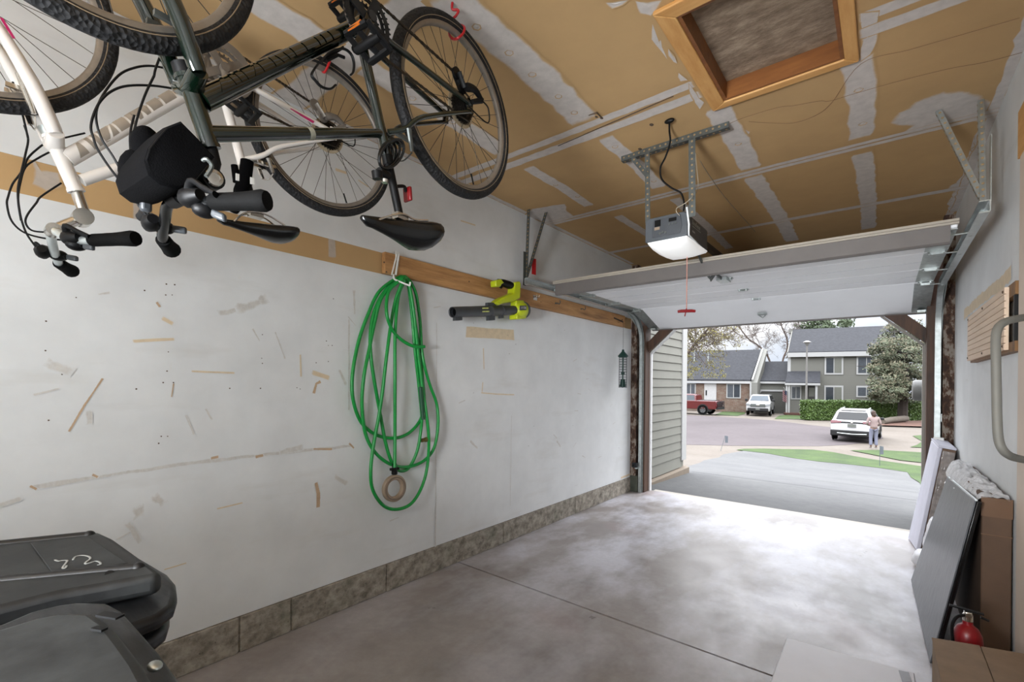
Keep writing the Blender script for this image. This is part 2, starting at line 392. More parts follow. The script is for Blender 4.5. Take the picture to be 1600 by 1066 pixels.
for q in ([(1020,35),(1030,65),(1032,62),(1045,95),(1030,80),(1018,60)], [(1045,72),(1060,100),(1052,98),(1042,85)], [(1060,112),(1075,125),(1065,128),(1058,120)], [(1075,128),(1100,160),(1095,170),(1085,162),(1078,150)],
          [(990,0),(1035,0),(1030,12),(1015,26),(998,22)], [(945,0),(985,0),(975,8),(955,14),(948,10)], [(1343,20),(1375,15),(1372,60),(1360,85),(1345,95)], [(1160,198),(1175,205),(1162,225),(1150,210)]):
    mb.blob([ce(*k) for k in q], dn, .018, .008)
for x, y in ((1.2, 1.45), (1.21, 1.66), (1.205, 1.85), (1.21, 2.08), (1.20, 2.26), (.58, 3.0), (.6, 3.3), (1.21, 2.75), (1.21, 3.4), (2.475, 3.0), (2.48, 3.4), (1.85, 3.2), (.575, 1.6), (.58, 1.9)):
    mb.blob([(x+.022*math.cos(k), y+.022*math.sin(k), ZC) for k in (0, 1, 2, 3, 4, 5)], dn, .01, .002, lift=.004)
struct(mb, 'joint_compound', 'ceiling', ceil, smooth=0)
mb = MB()      # the open groove in the near seam, screw holes and torn paper
mb.bar(on(872, 228, 'z', ZC-.003), on(1052, 150, 'z', ZC-.003), .004, .004)
for u, v in ((932,182),(940,184),(1018,195),(1000,233),(1058,345)): mb.ball(on(u, v, 'z', ZC), (.012, .018, .004), 8, 4)
mb.tube([on(920,180,'z',ZC-.002), on(932,176,'z',ZC-.012), on(941,185,'z',ZC-.004)], .004, 6)
struct(mb, 'ceiling_crack', 'hole', ceil, smooth=0)
mb = MB()
mb.patch([(.03, YB, ZC), (.03, 3.0, ZC), (.04, 5.6, ZC)], .035, dn, .5, .2)
mb.patch([(XR-.02, 2.2, ZC), (XR-.02, 5.6, ZC)], .04, dn, .5, .4)
struct(mb, 'corner_tape', 'ceiling', ceil, smooth=0)
# marks on the left wall ----------------------------------------------
nx = (1, 0, 0)
def wa(u, v, x=0.0): return on(u, v, 'x', x)
mb = MB()
mb.blob([wa(728,510), wa(803,515), wa(804,532), wa(727,527)], nx, .01, .003)
mb.patch([wa(752,614), wa(776,616), wa(803,617)], 0.0072, nx, .7)
mb.patch([wa(755,545), wa(756,577)], 0.0072, nx, .8); mb.patch([wa(754,598), wa(753,612)], 0.0072, nx, .8)
mb.patch([wa(970,747), wa(985,741)], 0.0210, nx, .3)
mb.patch([wa(469,555), wa(470,588)], 0.0060, nx, .8); mb.patch([wa(490,583), wa(512,590)], 0.0180, nx, .8)
mb.patch([wa(255,498), wa(268,505)], 0.0120, nx, .8); mb.patch([wa(300,580), wa(365,583)], 0.0060, nx, .9, .5); mb.patch([wa(210,533), wa(270,530)], 0.0084, nx, .9, .5)
mb.patch([wa(257,890), wa(290,880)], 0.0036, nx, .9); mb.patch([wa(340,795), wa(378,786)], 0.0048, nx, .9)
mb.patch([wa(720,345), wa(742,352)], 0.0072, nx, .9); mb.patch([wa(525,265), wa(540,270)], 0.0120, nx, .6); mb.patch([wa(560,282), wa(575,292)], 0.0060, nx, .6)
struct(mb, 'paper_patch', 'wall', wl, smooth=0)
mb = MB()
mb.patch([wa(50,762), wa(200,738), wa(330,720), wa(440,708), wa(550,697)], .010, nx, .9, .8)
for i_, (a, b, w) in enumerate((((345,490),(375,482),.03), ((375,482),(412,470),.05), ((415,492),(432,520),.02), ((430,520),(445,560),.008), ((395,515),(405,532),.01), ((325,720),(360,714),.04), ((440,706),(470,700),.03),
                  ((138,645),(140,660),.02), ((213,645),(215,655),.02), ((290,650),(303,678),.01), ((322,640),(330,655),.01), ((308,785),(312,808),.01), ((200,820),(218,845),.02), ((80,570),(105,580),.04),
                  ((100,553),(108,567),.02), ((215,797),(217,803),.04), ((244,778),(252,785),.035), ((418,590),(430,592),.03), ((553,455),(554,490),.015), ((545,500),(545,640),.01),
                  ((682,820),(681,860),.022), ((682,505),(682,700),.006), ((681,700),(680,880),.01), ((905,712),(906,718),.02), ((799,650),(797,790),.006), ((735,690),(745,700),.02), ((620,735),(626,745),.02),
                  ((525,745),(540,755),.03), ((530,580),(540,600),.02), ((730,795),(750,800),.02), ((870,690),(875,697),.02), ((0,790),(30,780),.02), ((320,450),(345,447),.015), ((155,460),(170,458),.01))):
    if i_ % 3 == 2: continue
    mb.patch([wa(*a), wa(*b)], w*.55, nx, .9, .7, step=.03)
for k in range(22):
    y, z = rnd.uniform(0, 5.4), rnd.uniform(.3, 2.0); a = rnd.uniform(-.9, .9)
    mb.patch([(0, y, z), (0, y+.07*math.cos(a), z+.07*math.sin(a))], rnd.uniform(.002, .005), nx, .9, .8)
struct(mb, 'scuff_mark', 'wall_grey', wl, smooth=0)
mb = MB()
mb.patch([wa(108,674), wa(132,634), wa(160,592)], 0.0055, nx, .6, .4)
mb.patch([wa(494,755), wa(497,772), wa(497,792)], 0.0150, nx, .4, .5); mb.patch([wa(490,614), wa(494,600), wa(500,597)], 0.0125, nx, .5, .4)
mb.patch([wa(268,620), wa(271,600)], 0.0040, nx, .6); mb.patch([wa(490,702), wa(518,702)], 0.0070, nx, .8, .8); mb.patch([wa(330,716), wa(340,714)], 0.0080, nx, .7, .5)
mb.patch([wa(400,714), wa(410,712)], 0.0100, nx, .7, .5); mb.patch([wa(145,742), wa(152,745)], 0.0080, nx, .7, .5); mb.patch([wa(546,693), wa(552,700)], 0.0100, nx, .6, .5)
mb.patch([wa(245,473), wa(249,479)], 0.0075, nx, .6); mb.patch([wa(48,760), wa(56,764)], 0.0060, nx, .8)
struct(mb, 'gouge', 'wall_brown', wl, smooth=0)
mb = MB()
for u, v in ((260,444),(273,445),(259,461),(269,461),(226,454),(119,465),(72,502),(71,548),(263,550),(261,580),(255,598),(271,598),(97,585),(76,657),(252,682),(262,682),(248,693),(213,608),(359,607),(407,607),(410,523),(411,464),(409,560),(410,568),
             (513,540),(519,540),(510,533),(494,567),(513,565),(464,606),(469,608),(521,467),(740,505),(793,520),(793,524),(806,538),(796,553),(872,508),(882,516),(740,614),(834,666),(826,697),(895,665),(967,700),(733,436),(770,463)):
    P = wa(u, v); d = .0024 + .0014*rnd.random()
    mb.lathe([(d, 0), (d*.8, .0012)], P, nx, 8)
struct(mb, 'nail_hole', 'hole', wl, smooth=0)
mb = MB().blob([wa(45,240,-.0035), wa(64,262,-.0035), wa(95,270,-.0035), wa(100,292,-.0035), wa(70,300,-.0035), wa(50,290,-.0035), wa(48,262,-.0035)], nx, .02, .01)
mb.patch([wa(222,320,-.0035), wa(223,345,-.0035)], .05, nx, .4); mb.patch([wa(518,372,-.0035), wa(519,400,-.0035)], .04, nx, .4)
struct(mb, 'strip_mud', 'wall_strip', wl, smooth=0)
# marks on the right wall
mb = MB()
nr = (-1, 0, 0)
def wrp(u, v): return on(u, v, 'x', XR)
mb.patch([wrp(1507,492), wrp(1530,470), wrp(1565,443), wrp(1580,425)], .065, nr, .3, .25)
struct(mb, 'paper_patch', 'wall', wr, smooth=0)
# ================================================================ ATTIC HATCH
t = NT('hatch_panel_texture'); p = t.pos(); f = t.noise(t.scale(p, (1, 2.2, 1)), 9, 8, .68)
t.set(Base_Color=t.ramp(f, [(.3, lin('#6f5d4b')), (.5, lin('#8f7c68')), (.7, lin('#b19d86'))]), Roughness=.95); t.bump(f, .5, .02); MT['hatch'] = t.m
h = thing('attic_hatch', (2.17, 2.28, ZC-.02), 'square attic hatch in the ceiling, framed in orange fir casing around a brown panel', 'hatch')
w = .085; x0, x1, y0, y1, za, zb = HX0-.075, HX1+.055, HY0-.075, HY1+.055, ZC-.020, ZC
def mitre(a, b, c, d): return [(a[0], a[1], za), (b[0], b[1], za), (c[0], c[1], za), (d[0], d[1], za)]
I0, I1, J0, J1 = HX0-.002, HX1+.002, HY0-.002, HY1+.002
for q, m in ((((x0,y0),(I0,J0),(I0,J1),(x0,y1)), 'casing'), (((x1,y0),(x1,y1),(I1,J1),(I1,J0)), 'casing'), (((x0,y1),(I0,J1),(I1,J1),(x1,y1)), 'casing_x'), (((x0,y0),(x1,y0),(I1,J0),(I0,J0)), 'casing_x')):
    MB().prism(mitre(*q), (0, 0, .02)).build('casing_board', m, h, smooth=0, bevel=.005)
mb = MB().box((HX0-.001, HY0, ZC-.012), (HX0+.014, HY1, ZC+.15)).box((HX1-.014, HY0, ZC-.012), (HX1+.001, HY1, ZC+.15)).box((HX0+.014, HY1-.014, ZC-.012), (HX1-.014, HY1+.001, ZC+.15)).box((HX0+.014, HY0-.001, ZC-.012), (HX1-.014, HY0+.014, ZC+.15))
mb.build('liner', 'liner', h, smooth=0)
MB().box((HX0+.012, HY0+.012, ZC+.08), (HX1-.012, HY1-.012, ZC+.12)).build('panel', 'hatch', h, smooth=0)

# ================================================================ LEDGER BOARD AND WHAT HANGS ON IT
lb = tag(MB().box((.003, 1.815, 2.127), (.04, 5.40, 2.268)).build('ledger_board', 'ledger', smooth=0, bevel=.004), 'long orange-brown timber board screwed along the left wall', 'board')
for u, v in ((733,440),(600,410),(604,425),(870,475),(845,472),(972,500)): MB().lathe([(.006, 0), (.004, .003)], on(u, v, 'x', .043), (1,0,0), 8).build('screw', 'hole', lb)
def hook(u, v, label, kind):
    P = on(u, v, 'x', .043); mb = MB()
    if kind == 0:   # little double utility hook on a plate
        mb.box((P.x-.002, P.y-.03, P.z-.02), (P.x+.003, P.y+.03, P.z+.025))
        for d in (-.018, .018): mb.tube(smoothpath([P+Vector((.002, d, .012)), P+Vector((.03, d, .008)), P+Vector((.036, d, .025))]), .0045, 8)
    elif kind == 1:  # screw-in cup hook
        mb.tube(smoothpath([P, P+Vector((.02, 0, 0)), P+Vector((.042, .004, -.012)), P+Vector((.05, .008, .008)), P+Vector((.044, .010, .026))]), .004, 8); mb.lathe([(.010, 0), (.007, .004)], P, (1,0,0), 12)
    else:
        mb.bar(P+Vector((.003, -.12, .01)), P+Vector((.003, .13, -.012)), .004, .014); mb.tube(smoothpath([P+Vector((.003, .03, 0)), P+Vector((.03, .035, -.01)), P+Vector((.034, .04, .012))]), .004, 8)
    return tag(mb.build('wall_hook', 'steel_dark' if kind == 2 else ('chrome' if kind == 0 else 'galv_dark')), label, 'hook', 'hooks on the timber board')
hook(836, 466, 'shiny double utility hook on the timber board just right of the leaf blower', 0)
hook(868, 474, 'small cup hook on the timber board, second to the right of the leaf blower', 1)
hook(908, 483, 'small cup hook on the timber board, third to the right of the leaf blower', 1)
hook(966, 500, 'long flat dark hook strip near the far end of the timber board', 2)
# hose hook (white)
P = on(620, 400, 'x', .04)
MT['white_plastic'] = M('white_plastic', '#e4e4e0', .35, vary=.03)
HK = on(616, 436, 'x', .06)
mb = MB().bar(on(623, 397, 'x', .044), on(618, 430, 'x', .048), .016, .007).bar(on(620, 398, 'x', .044), on(612, 430, 'x', .048), .010, .006).tube(smoothpath([on(615, 429, 'x', .048), on(616, 436, 'x', .06), on(624, 440, 'x', .10), on(636, 445, 'x', .13), on(640, 446, 'x', .14), on(641, 441, 'x', .142)]), .006, 8)
mb.box((P.x, P.y-.012, P.z-.03), (P.x+.004, P.y+.014, P.z+.03))
tag(mb.build('hose_hook', 'white_plastic'), 'white hook on the timber board holding up the green hose', 'hook')
# garden hose --------------------------------------------------------
MT['hose'] = M('green_hose_rubber', '#0f8d3a', .38, 0, .1, 30)
MT['hose_dark'] = M('dark_green_label', '#0d4a2c', .5)
def hz(q, x=.05): return on(540 + q[0]/2.4228, 380 + q[1]/2.4228, 'x', x)
hs = thing('garden_hose', tuple(hz((190, 600))), 'coiled green garden hose hanging on the left wall below the timber board', 'hose')
loops = [([(205,128),(130,180),(85,270),(50,370),(27,490),(28,590),(60,680),(120,728),(190,738),(245,715),(285,665),(298,600),(292,520),(282,420),(268,330),(252,230),(238,160),(222,138)], 0),
         ([(212,132),(140,200),(110,300),(90,400),(70,500),(62,610),(75,720),(110,790),(165,835),(230,848),(295,825),(335,775),(350,690),(345,610),(320,540),(300,470),(288,400),(282,300),(268,200),(250,155),(232,133)], 1),
         ([(218,140),(188,220),(170,320),(155,430),(140,560),(125,660),(105,770),(95,870),(105,940),(145,995),(195,1008),(250,985),(290,920),(310,840),(315,740),(305,640),(290,540),(275,420),(258,260),(240,155),(228,137)], 2),
         ([(215,135),(168,175),(155,225),(158,280),(178,330),(210,365),(255,390),(299,392)], 3),
         ([(210,138),(150,180),(112,250),(95,330),(95,420),(110,530),(130,640),(150,750),(175,830),(205,862),(240,850),(270,790),(285,710),(288,650),(275,520),(262,400),(252,280),(238,165),(224,140)], 0.5),
         ([(224,142),(200,200),(188,330),(187,480),(187,600),(187,730),(186,850)], 2.5)]
mb = MB()
for pts, k in loops:
    n = len(pts); path = [hz(q, .035 + .017*k + .012*math.sin(i*1.7 + k) + (.012 if i in (0, n-1) else 0)) for i, q in enumerate(pts)]
    if k < 2.4: mb.tube(smoothpath(path, 6, True), .0112, 10, closed=True) if k < 3 else None
    else: mb.tube(smoothpath(path, 6), .0112, 10)
mb.build('hose_coil', 'hose', hs)
MB().tube([hz((283,545), .075), hz((287,600), .075), hz((294,668), .078)], .0135, 10).build('product_label', 'hose_dark', hs)
e = hz((300,745), .06); MB().lathe([(.010, -.03), (.014, -.028), (.014, .0), (.018, .002), (.018, .018), (.012, .02)], e, (.2, 1, .1), 14).build('brass_coupling', M('brass_fitting', '#8a7a52', .35, .9), hs)
c = hz((185,862), .078); mb = MB().lathe([(.012, .05), (.016, .045), (.016, .0), (.02, -.002), (.02, -.022), (.013, -.026)], c, (0, 0, 1), 14); mb.box((c.x-.012, c.y-.03, c.z+.004), (c.x+.012, c.y+.03, c.z+.02))
mb.build('shutoff_valve', 'black', hs)
rc = hz((184,928), .085)
MT['beige'] = M('beige_plastic', '#94826f', .5, 0, .08)
rg = MB().lathe([(.056, -.016), (.084, -.016), (.088, -.010), (.088, .010), (.083, .016), (.060, .016), (.054, .008), (.054, -.008), (.056, -.016)], rc, (1, -.05, .05), 40)
rgo = rg.build('ring_sprinkler', 'beige', hs)
MB().torus(rc + Vector((.017, 0, 0)), (1, -.05, .05), .072, .004, 40, 6).build('spray_groove', M('sprinkler_groove', '#6f6053', .6), rgo)

# leaf blower ----------------------------------------------------------
MT['lime'] = M('lime_green_plastic', '#b7c41c', .38, 0, .05)
MT['tube_grey'] = M('dark_grey_plastic', '#3c3f42', .4, 0, .08)
XB = .13
def bl(q, x=XB): return on(690 + q[0]/10., 425 + q[1]/10., 'x', x)
B0 = bl((1200, 600)); lbw = thing('leaf_blower', tuple(B0), 'lime green and black handheld leaf blower hung on the timber board', 'leaf blower')
A, Bq = bl((175, 630)), bl((1150, 600)); ax = (Bq - A).normalized(); L = (Bq - A).length
def rr(q0, q1, x=XB): return (bl(q0, x) - bl(q1, x)).length / 2
r0 = .040
tb = MB().lathe([(r0*.82, .0), (r0*.98, -.006), (r0, .01), (r0*1.02, L*.25), (r0*1.07, L*.5), (r0*1.09, L*.545), (r0*1.17, L*.55), (r0*1.17, L*.57), (r0*1.10, L*.575), (r0*1.05, L*.73), (r0*1.14, L*.735), (r0*1.14, L*.755), (r0*1.03, L*.76), (r0*1.0, L), (r0*.9, L), (r0*.82, L*.9), (r0*.8, .02)], A, ax, 28, cap=False)
d = Vector((0, 0, -1)); tb.obox(A + ax*.05 + d*(r0+.008), ax, (1,0,0), d, (.07, .03, .03)); tb.obox(A + ax*(L*.57) + d*(r0*1.15+.012), ax, (1,0,0), d, (.075, .03, .035)); tb.obox(A + ax*(L*.745) + d*(r0*1.12+.008), ax, (1,0,0), d, (.04, .025, .02)); tb.obox(A + ax*(L*.57) - d*(r0*1.15+.006), ax, (1,0,0), d, (.10, .03, .03))
tbo = tb.build('blower_tube', 'tube_grey', lbw)
MB().lathe([(0, 0), (r0*.8, 0)], A + ax*.03, ax, 24).build('tube_mouth', 'black', tbo)
upv = Vector((0, 0, 1)); sd = Vector((1, 0, 0))
def blk(poly, x0_, x1_, name, mat, bev=.012, par=None):
    return MB().prism([bl(q, XB) + Vector((x0_ - XB, 0, 0)) for q in poly], (x1_ - x0_, 0, 0)).build(name, mat, par or lbw, bevel=bev, seg=3)
Bc = bl((1215, 600))
bod = MB().lathe([(.034, -.08), (.060, -.07), (.072, -.04), (.076, .0), (.073, .035), (.062, .062), (.036, .074), (0, .076)], Bc, ax, 28)
bod.obox(Bc + Vector((.0, -.02, -.055)), ax, (1,0,0), (0,0,1), (.135, .09, .05)); bod.obox(Bc + Vector((.0, -.03, .055)), ax, (1,0,0), (0,0,1), (.11, .07, .05))
bo = bod.build('motor_housing', 'lime', lbw, bevel=.01)
MB().lathe([(.072, .035), (.078, .042), (.074, .064), (.052, .084), (0, .087)], Bc, ax, 28).build('intake_grille', 'tube_grey', lbw)
blk([(790,490),(880,420),(1080,335),(1100,170),(1175,150),(1195,190),(1185,420),(1090,470),(900,505),(850,530)], .085, .165, 'handle_frame', 'lime')
blk([(805,140),(890,115),(945,180),(905,195),(885,240),(810,235)], .095, .16, 'handle_cap', 'lime', .010)
hg = [bl((880,150), XB), bl((960,170), XB), bl((1050,205), XB), bl((1100,215), XB)]
MB().tube(hg, [.022, .030, .034, .026], 12).build('grip', 'black', lbw)
MB().obox(bl((915,215), XB), (0, .9, -.4), (1,0,0), (0,.4,.9), (.05, .02, .03)).build('trigger', 'black', lbw, bevel=.004)
# maker's lettering on the housing and a small spec line on the tube, as in the photo
lp = Bc + Vector((.103, 0, 0)); MB().obox(bl((1165,575), XB) + Vector((.074, 0, 0)), ax, (0,0,1), (1,0,0), (.088, .040, .012)).build('name_plate', 'tube_grey', lbw, bevel=.004)
tq = bl((1165,575), XB) + Vector((.0815, 0, -.010)) - ax*.034
textpart('RYOBI', 'name_lettering', 'white_plastic', lbw, tq, ax, (0, 0, 1), .020, .0008, width=.068)
MT['lime_pale'] = M('pale_lime_print', '#c9cf7a', .5)
mb = MB()      # two short illegible printed lines
for row, n_ in ((.012, 6), (-.014, 7)):
    for k in range(n_): q_ = bl((575,600), XB) + ax*(.004+.012*k); mb.obox(q_ + Vector((r0*1.085 - abs(row)*.1, 0, row)), ax, (0,0,1), (1,0,0), (.009 if k % 3 else .006, .010, .003))
mb.build('printed_lines', 'lime_pale', tbo, smooth=0)
# bird feeder -----------------------------------------------------------
MT['feeder_green'] = M('dark_green_metal', '#163c33', .45, .2, .1)
Xf = .12; ft = on(973, 545, 'x', Xf); fb = on(973, 606, 'x', Xf); rt_ = on(973, 557, 'x', Xf)
bf = thing('bird_feeder', tuple(fb), 'dark green caged tube bird feeder hanging at the far end of the left wall', 'bird feeder')
Hf = rt_.z - fb.z; cx, cy, cz = fb
MB().lathe([(.0, .085), (.012, .083), (.016, .06), (.058, .012), (.062, 0), (.050, -.012), (.046, -.014)], (cx, cy, rt_.z), (0,0,1), 20).build('roof_cap', 'feeder_green', bf)
mb = MB(); rc_ = .047
for k in range(12): mb.tube([(cx+rc_*math.cos(k*math.pi/6), cy+rc_*math.sin(k*math.pi/6), cz), (cx+rc_*math.cos(k*math.pi/6), cy+rc_*math.sin(k*math.pi/6), cz+Hf)], .0016, 5)
for k in range(13): mb.torus((cx, cy, cz + .005 + k*(Hf-.01)/12), (0,0,1), rc_, .0016, 24, 5)
mb.build('wire_cage', 'steel_dark', bf)
MB().lathe([(.010, 0), (.010, Hf)], (cx, cy, cz), (0,0,1), 12).build('seed_tube', 'feeder_green', bf)
MB().lathe([(.0, .10), (.028, .09), (.038, .0), (.0, -.004)], (cx, cy, cz+.01), (0,0,1), 16).lathe([(.0, .04), (.022, .03), (.018, 0), (0, -.01)], (cx, cy, cz+.16), (0,0,1), 14).build('seed_tray', 'feeder_green', bf)
MB().tube([(cx, cy, cz+.03), (cx, cy-.10, cz+.03)], .003, 6).build('perch', 'steel_dark', bf)
hp = Vector((.05, cy, 2.16))
MB().tube(smoothpath([(cx, cy, rt_.z+.08), (cx, cy, 2.0), (cx, cy, 2.12), (cx-.01, cy, 2.16), (cx-.03, cy, 2.17), (.045, cy, 2.165)]), .0018, 6).build('hanging_wire', 'steel_dark', bf)
# ================================================================ OVERHEAD DOOR, TRACKS, OPENER
DX0, DX1, ZD = .205, 2.905, 2.315
gd = thing('garage_door', (1.55, 4.7, ZD), 'white sectional overhead garage door, rolled open under the ceiling', 'garage door')
ys = [3.575, 4.13, 4.70, 5.27]
for a, b in zip(ys, ys[1:]): MB().box((DX0, a+.003, ZD), (DX1, b-.003, ZD+.045)).build('panel_section', 'door_white', gd, bevel=.006)
p0, p1 = Vector((0, 5.275, ZD)), Vector((0, 5.865, 2.125)); d = (p1-p0).normalized(); nup = Vector((0, -d.z, d.y))
MB().prism([(DX0, *(p0)[1:]), (DX0, *(p1)[1:]), (DX0, *(p1 + nup*.045)[1:]), (DX0, *(p0 + nup*.045)[1:])], (DX1-DX0, 0, 0)).build('panel_section', 'door_white', gd, bevel=.006)
MB().box((DX0, p1.y-.004, p1.z-.012), (DX1, p1.y+.045, p1.z+.012)).build('bottom_seal', 'door_strut', gd, bevel=.004)
MB().prism([(DX0, 3.570, ZD+.02), (DX0, 3.570, ZD-.075), (DX0, 3.580, ZD-.085), (DX0, 3.605, ZD-.085), (DX0, 3.605, ZD-.06), (DX0, 3.59, ZD+.02)], (DX1-DX0-.03, 0, 0)).build('stiffening_strut', 'door_strut', gd, smooth=0)
MB().box((DX0-.02, 3.560, ZD+.018), (DX1+.005, 3.60, ZD+.032)).box((DX0-.02, 3.555, ZD+.032), (DX1+.005, 3.60, ZD+.048)).build('weather_strip', 'door_lip', gd, smooth=0, bevel=.003)
mb = MB()     # pressed grooves along the sections
for y in (3.86, 4.42, 4.98): mb.box((DX0+.02, y-.003, ZD-.0012), (DX1-.02, y+.003, ZD+.001))
mb.build('pressed_groove', M('panel_groove', '#b9bdbd', .5), gd, smooth=0)
def hinge(x, y, z, s=1.0):
    mb = MB().box((x-.045*s, y-.03, z-.004), (x+.045*s, y-.002, z)).box((x-.045*s, y+.002, z-.004), (x+.045*s, y+.03, z)).tube([(x-.04*s, y, z-.012), (x+.04*s, y, z-.012)], .008, 8)
    for dx in (-.028, .028): mb.box((x+dx*s-.006, y-.022, z-.016), (x+dx*s+.006, y+.022, z-.002))
    return mb.build('hinge', 'galv', gd)
for y in (4.13, 4.70, 5.27): hinge(1.55, y+.03, ZD)
for side, xe in ((-1, DX0+.05), (1, DX1-.05)):
    for y in (4.13, 4.70, 5.27): hinge(xe, y, ZD, 1.1)
    for y, z in ((3.68, ZD), (4.15, ZD), (4.72, ZD), (5.29, ZD-.01), (5.80, 2.14)):
        xt = .135 if side < 0 else 2.965
        mb = MB().tube([(xe, y, z-.014), (xt, y, z-.014)], .0055, 8).lathe([(.0, -.008), (.022, -.008), (.024, 0), (.022, .008), (0, .008)], (xt, y, z-.014), (1, 0, 0), 16)
        mb.box((xe-.03, y-.035, z-.022), (xe+.03, y+.035, z-.003)); mb.build('roller', 'galv', gd)
    # end caps along the door edge
    mb = MB()
    for a, b in zip(ys, ys[1:]): mb.box((xe-.065, a+.02, ZD-.002), (xe+.03 if side < 0 else xe+.052, b-.02, ZD+.001))
    q0, q1 = p0 + d*.02 - nup*.002, p1 - d*.02 - nup*.002
    mb.prism([(xe-.07, *q0[1:]), (xe-.07, *q1[1:]), (xe-.07, *(q1+nup*.003)[1:]), (xe-.07, *(q0+nup*.003)[1:])], (.13, 0, 0))
    mb.build('end_stile', 'galv', gd, smooth=0)
mb = MB().obox((1.55, 5.60, 2.188), (1,0,0), d, nup, (.09, .04, .012)).tube([(1.52, 5.60, 2.175), (1.55, 5.63, 2.15), (1.58, 5.60, 2.17)], .006, 8)
mb.build('lift_handle', 'galv', gd)
MB().box((1.49, 4.06, ZD-.03), (1.57, 4.20, ZD-.001)).build('operator_bracket', 'galv', gd, smooth=0)
# tracks ------------------------------------------------------------------
def track(x, s, label):
    r = thing('door_track', (x, 5.72, 0), label, 'door track')
    pts = [(x, 3.22, 2.31), (x, 4.2, 2.311), (x, 5.33, 2.312)]; K = 9
    for k in range(1, K+1):
        a = k/K*math.pi/2; pts.append((x, 5.33 + .375*math.sin(a), 1.937 + .375*math.cos(a)))
    def channel(P, name, mat):     # C-section open toward the door
        secs = []
        for i, p in enumerate(P):
            p = Vector(p); q = Vector(P[min(i+1, len(P)-1)]) - Vector(P[max(i-1, 0)]); q.normalize()
            n = Vector((0, -q.z, q.y)); o = Vector((s, 0, 0))   # o points outward (to the wall)
            prof = [(-.020, -.030), (.018, -.030), (.022, -.024), (.022, .024), (.018, .030), (-.020, .030), (-.020, .026), (.015, .026), (.018, .022), (.018, -.022), (.015, -.026), (-.020, -.026)]
            secs.append([p + o*a + n*b for a, b in prof])
        return MB().loft(secs).build(name, mat, r, smooth=30)
    channel(pts[:3], 'horizontal_rail', 'galv_bright'); channel(pts[2:], 'curved_rail', 'galv'); channel([pts[-1], (x, 5.705, 1.0), (x, 5.705, .0 if s < 0 else .02)], 'vertical_rail', 'galv')
    mb = MB(); mb.prism([(x+s*.024, 5.20, 2.35), (x+s*.024, 5.66, 2.12), (x+s*.024, 5.73, 1.86), (x+s*.024, 5.76, 2.16), (x+s*.024, 5.62, 2.34)], (s*.004, 0, 0)); mb.build('flag_bracket', 'galv', r, smooth=0)
    for z in (.33, 1.1): MB().box((min(x, x+s*.03), 5.70, z), (max(x, x+s*.03), 5.78, z+.07)).box((x-.012, 5.735, z+.01), (x+.012, 5.76, z+.06)).build('wall_bracket', 'galv', r, smooth=0)
    return r
def angle_iron(p, q, r, name='hanger_strap', mat='galv_dark', w=.032, face=(0, -1, 0)):
    """perforated angle iron from p to q"""
    p, q = Vector(p), Vector(q); d = (q-p).normalized(); f = Vector(face); f = (f - d*f.dot(d)).normalized(); g = d.cross(f)
    mb = MB().obox((p+q)/2, d, g, f, ((q-p).length, w, .003)).obox((p+q)/2 - f*(w/2) + g*(w/2), d, f, g, ((q-p).length, w, .003))
    n = int((q-p).length/.036)
    for i in range(n): mb.lathe([(.0065, 0), (.0065, .0008)], p + d*(.02 + .036*i) + f*.0018, f, 8, mi=1); mb.lathe([(.0065, 0), (.0065, .0008)], p + d*(.02 + .036*i) + g*(w/2+.0018) - f*(w/2), g, 8, mi=1)
    return mb.build(name, [mat, 'hole_pale'], r, smooth=0)
MT['hole_pale'] = M('punched_hole_tone', '#9a825f', .9)
tl = track(.135, -1, 'galvanised roller track of the garage door along the left wall, red tag on its hanger')
angle_iron((.10, 3.29, ZC), (.10, 3.26, 2.30), tl); angle_iron((.185, 3.44, ZC), (.105, 3.265, 2.36), tl)
MB().box((.094, 3.225, 2.28), (.098, 3.262, 2.58)).build('hanger_plate', 'galv_dark', tl, smooth=0)
tr = track(2.968, 1, 'galvanised roller track of the garage door along the right wall')
angle_iron((2.985, 3.51, ZC), (2.985, 3.40, 2.33), tr, mat='galv', w=.024); angle_iron((2.815, 3.50, ZC), (2.98, 3.42, 2.42), tr, mat='galv', w=.024); MB().box((3.0, 3.32, 2.36), (3.004, 3.36, 2.70)).build('hanger_plate', 'galv', tr, smooth=0)
MT['rail_white'] = M('white_rail_cover', '#dfe4e6', .4, .2)
tg = MB().obox((.112, 3.36, 2.47), (.1, 1, 0), (0, 0, 1), (1, -.1, 0), (.055, .145, .002))
tag(tg.build('warning_tag', 'red', smooth=0), 'red tag hanging from the left track hanger', 'tag')
# opener --------------------------------------------------------------------
MT['opener_grey'] = M('opener_grey_plastic', '#565b60', .4, .1, .08); MT['opener_side'] = M('opener_painted_steel', '#4a4f55', .35, .3, .08)
t = NT('lamp_lens_translucent'); t.set(Base_Color=(.85, .87, .87), Roughness=.35, Emission_Color=(1., .98, .94), Emission_Strength=.32); MT['lens'] = t.m
op = thing('garage_door_opener', (1.49, 3.12, 2.30), 'grey ceiling-hung garage door opener with white lamp lens and pull rail', 'garage door opener')
hb = MB().box((1.362, 2.93, 2.345), (1.622, 3.36, 2.50)); hb.build('housing', 'opener_side', op, bevel=.015)
MB().prism([(1.352, 2.915, 2.35), (1.625, 2.915, 2.35), (1.628, 2.915, 2.49), (1.600, 2.915, 2.505), (1.375, 2.915, 2.505), (1.352, 2.915, 2.49)], (0, .03, 0)).build('end_cap', 'opener_grey', op, bevel=.006)
MB().prism([(1.40, 2.912, 2.372), (1.585, 2.912, 2.372), (1.595, 2.912, 2.42), (1.585, 2.912, 2.488), (1.41, 2.912, 2.488), (1.40, 2.912, 2.43)], (0, .006, 0)).build('control_panel', M('opener_panel', '#474b50', .5), op, bevel=.003)
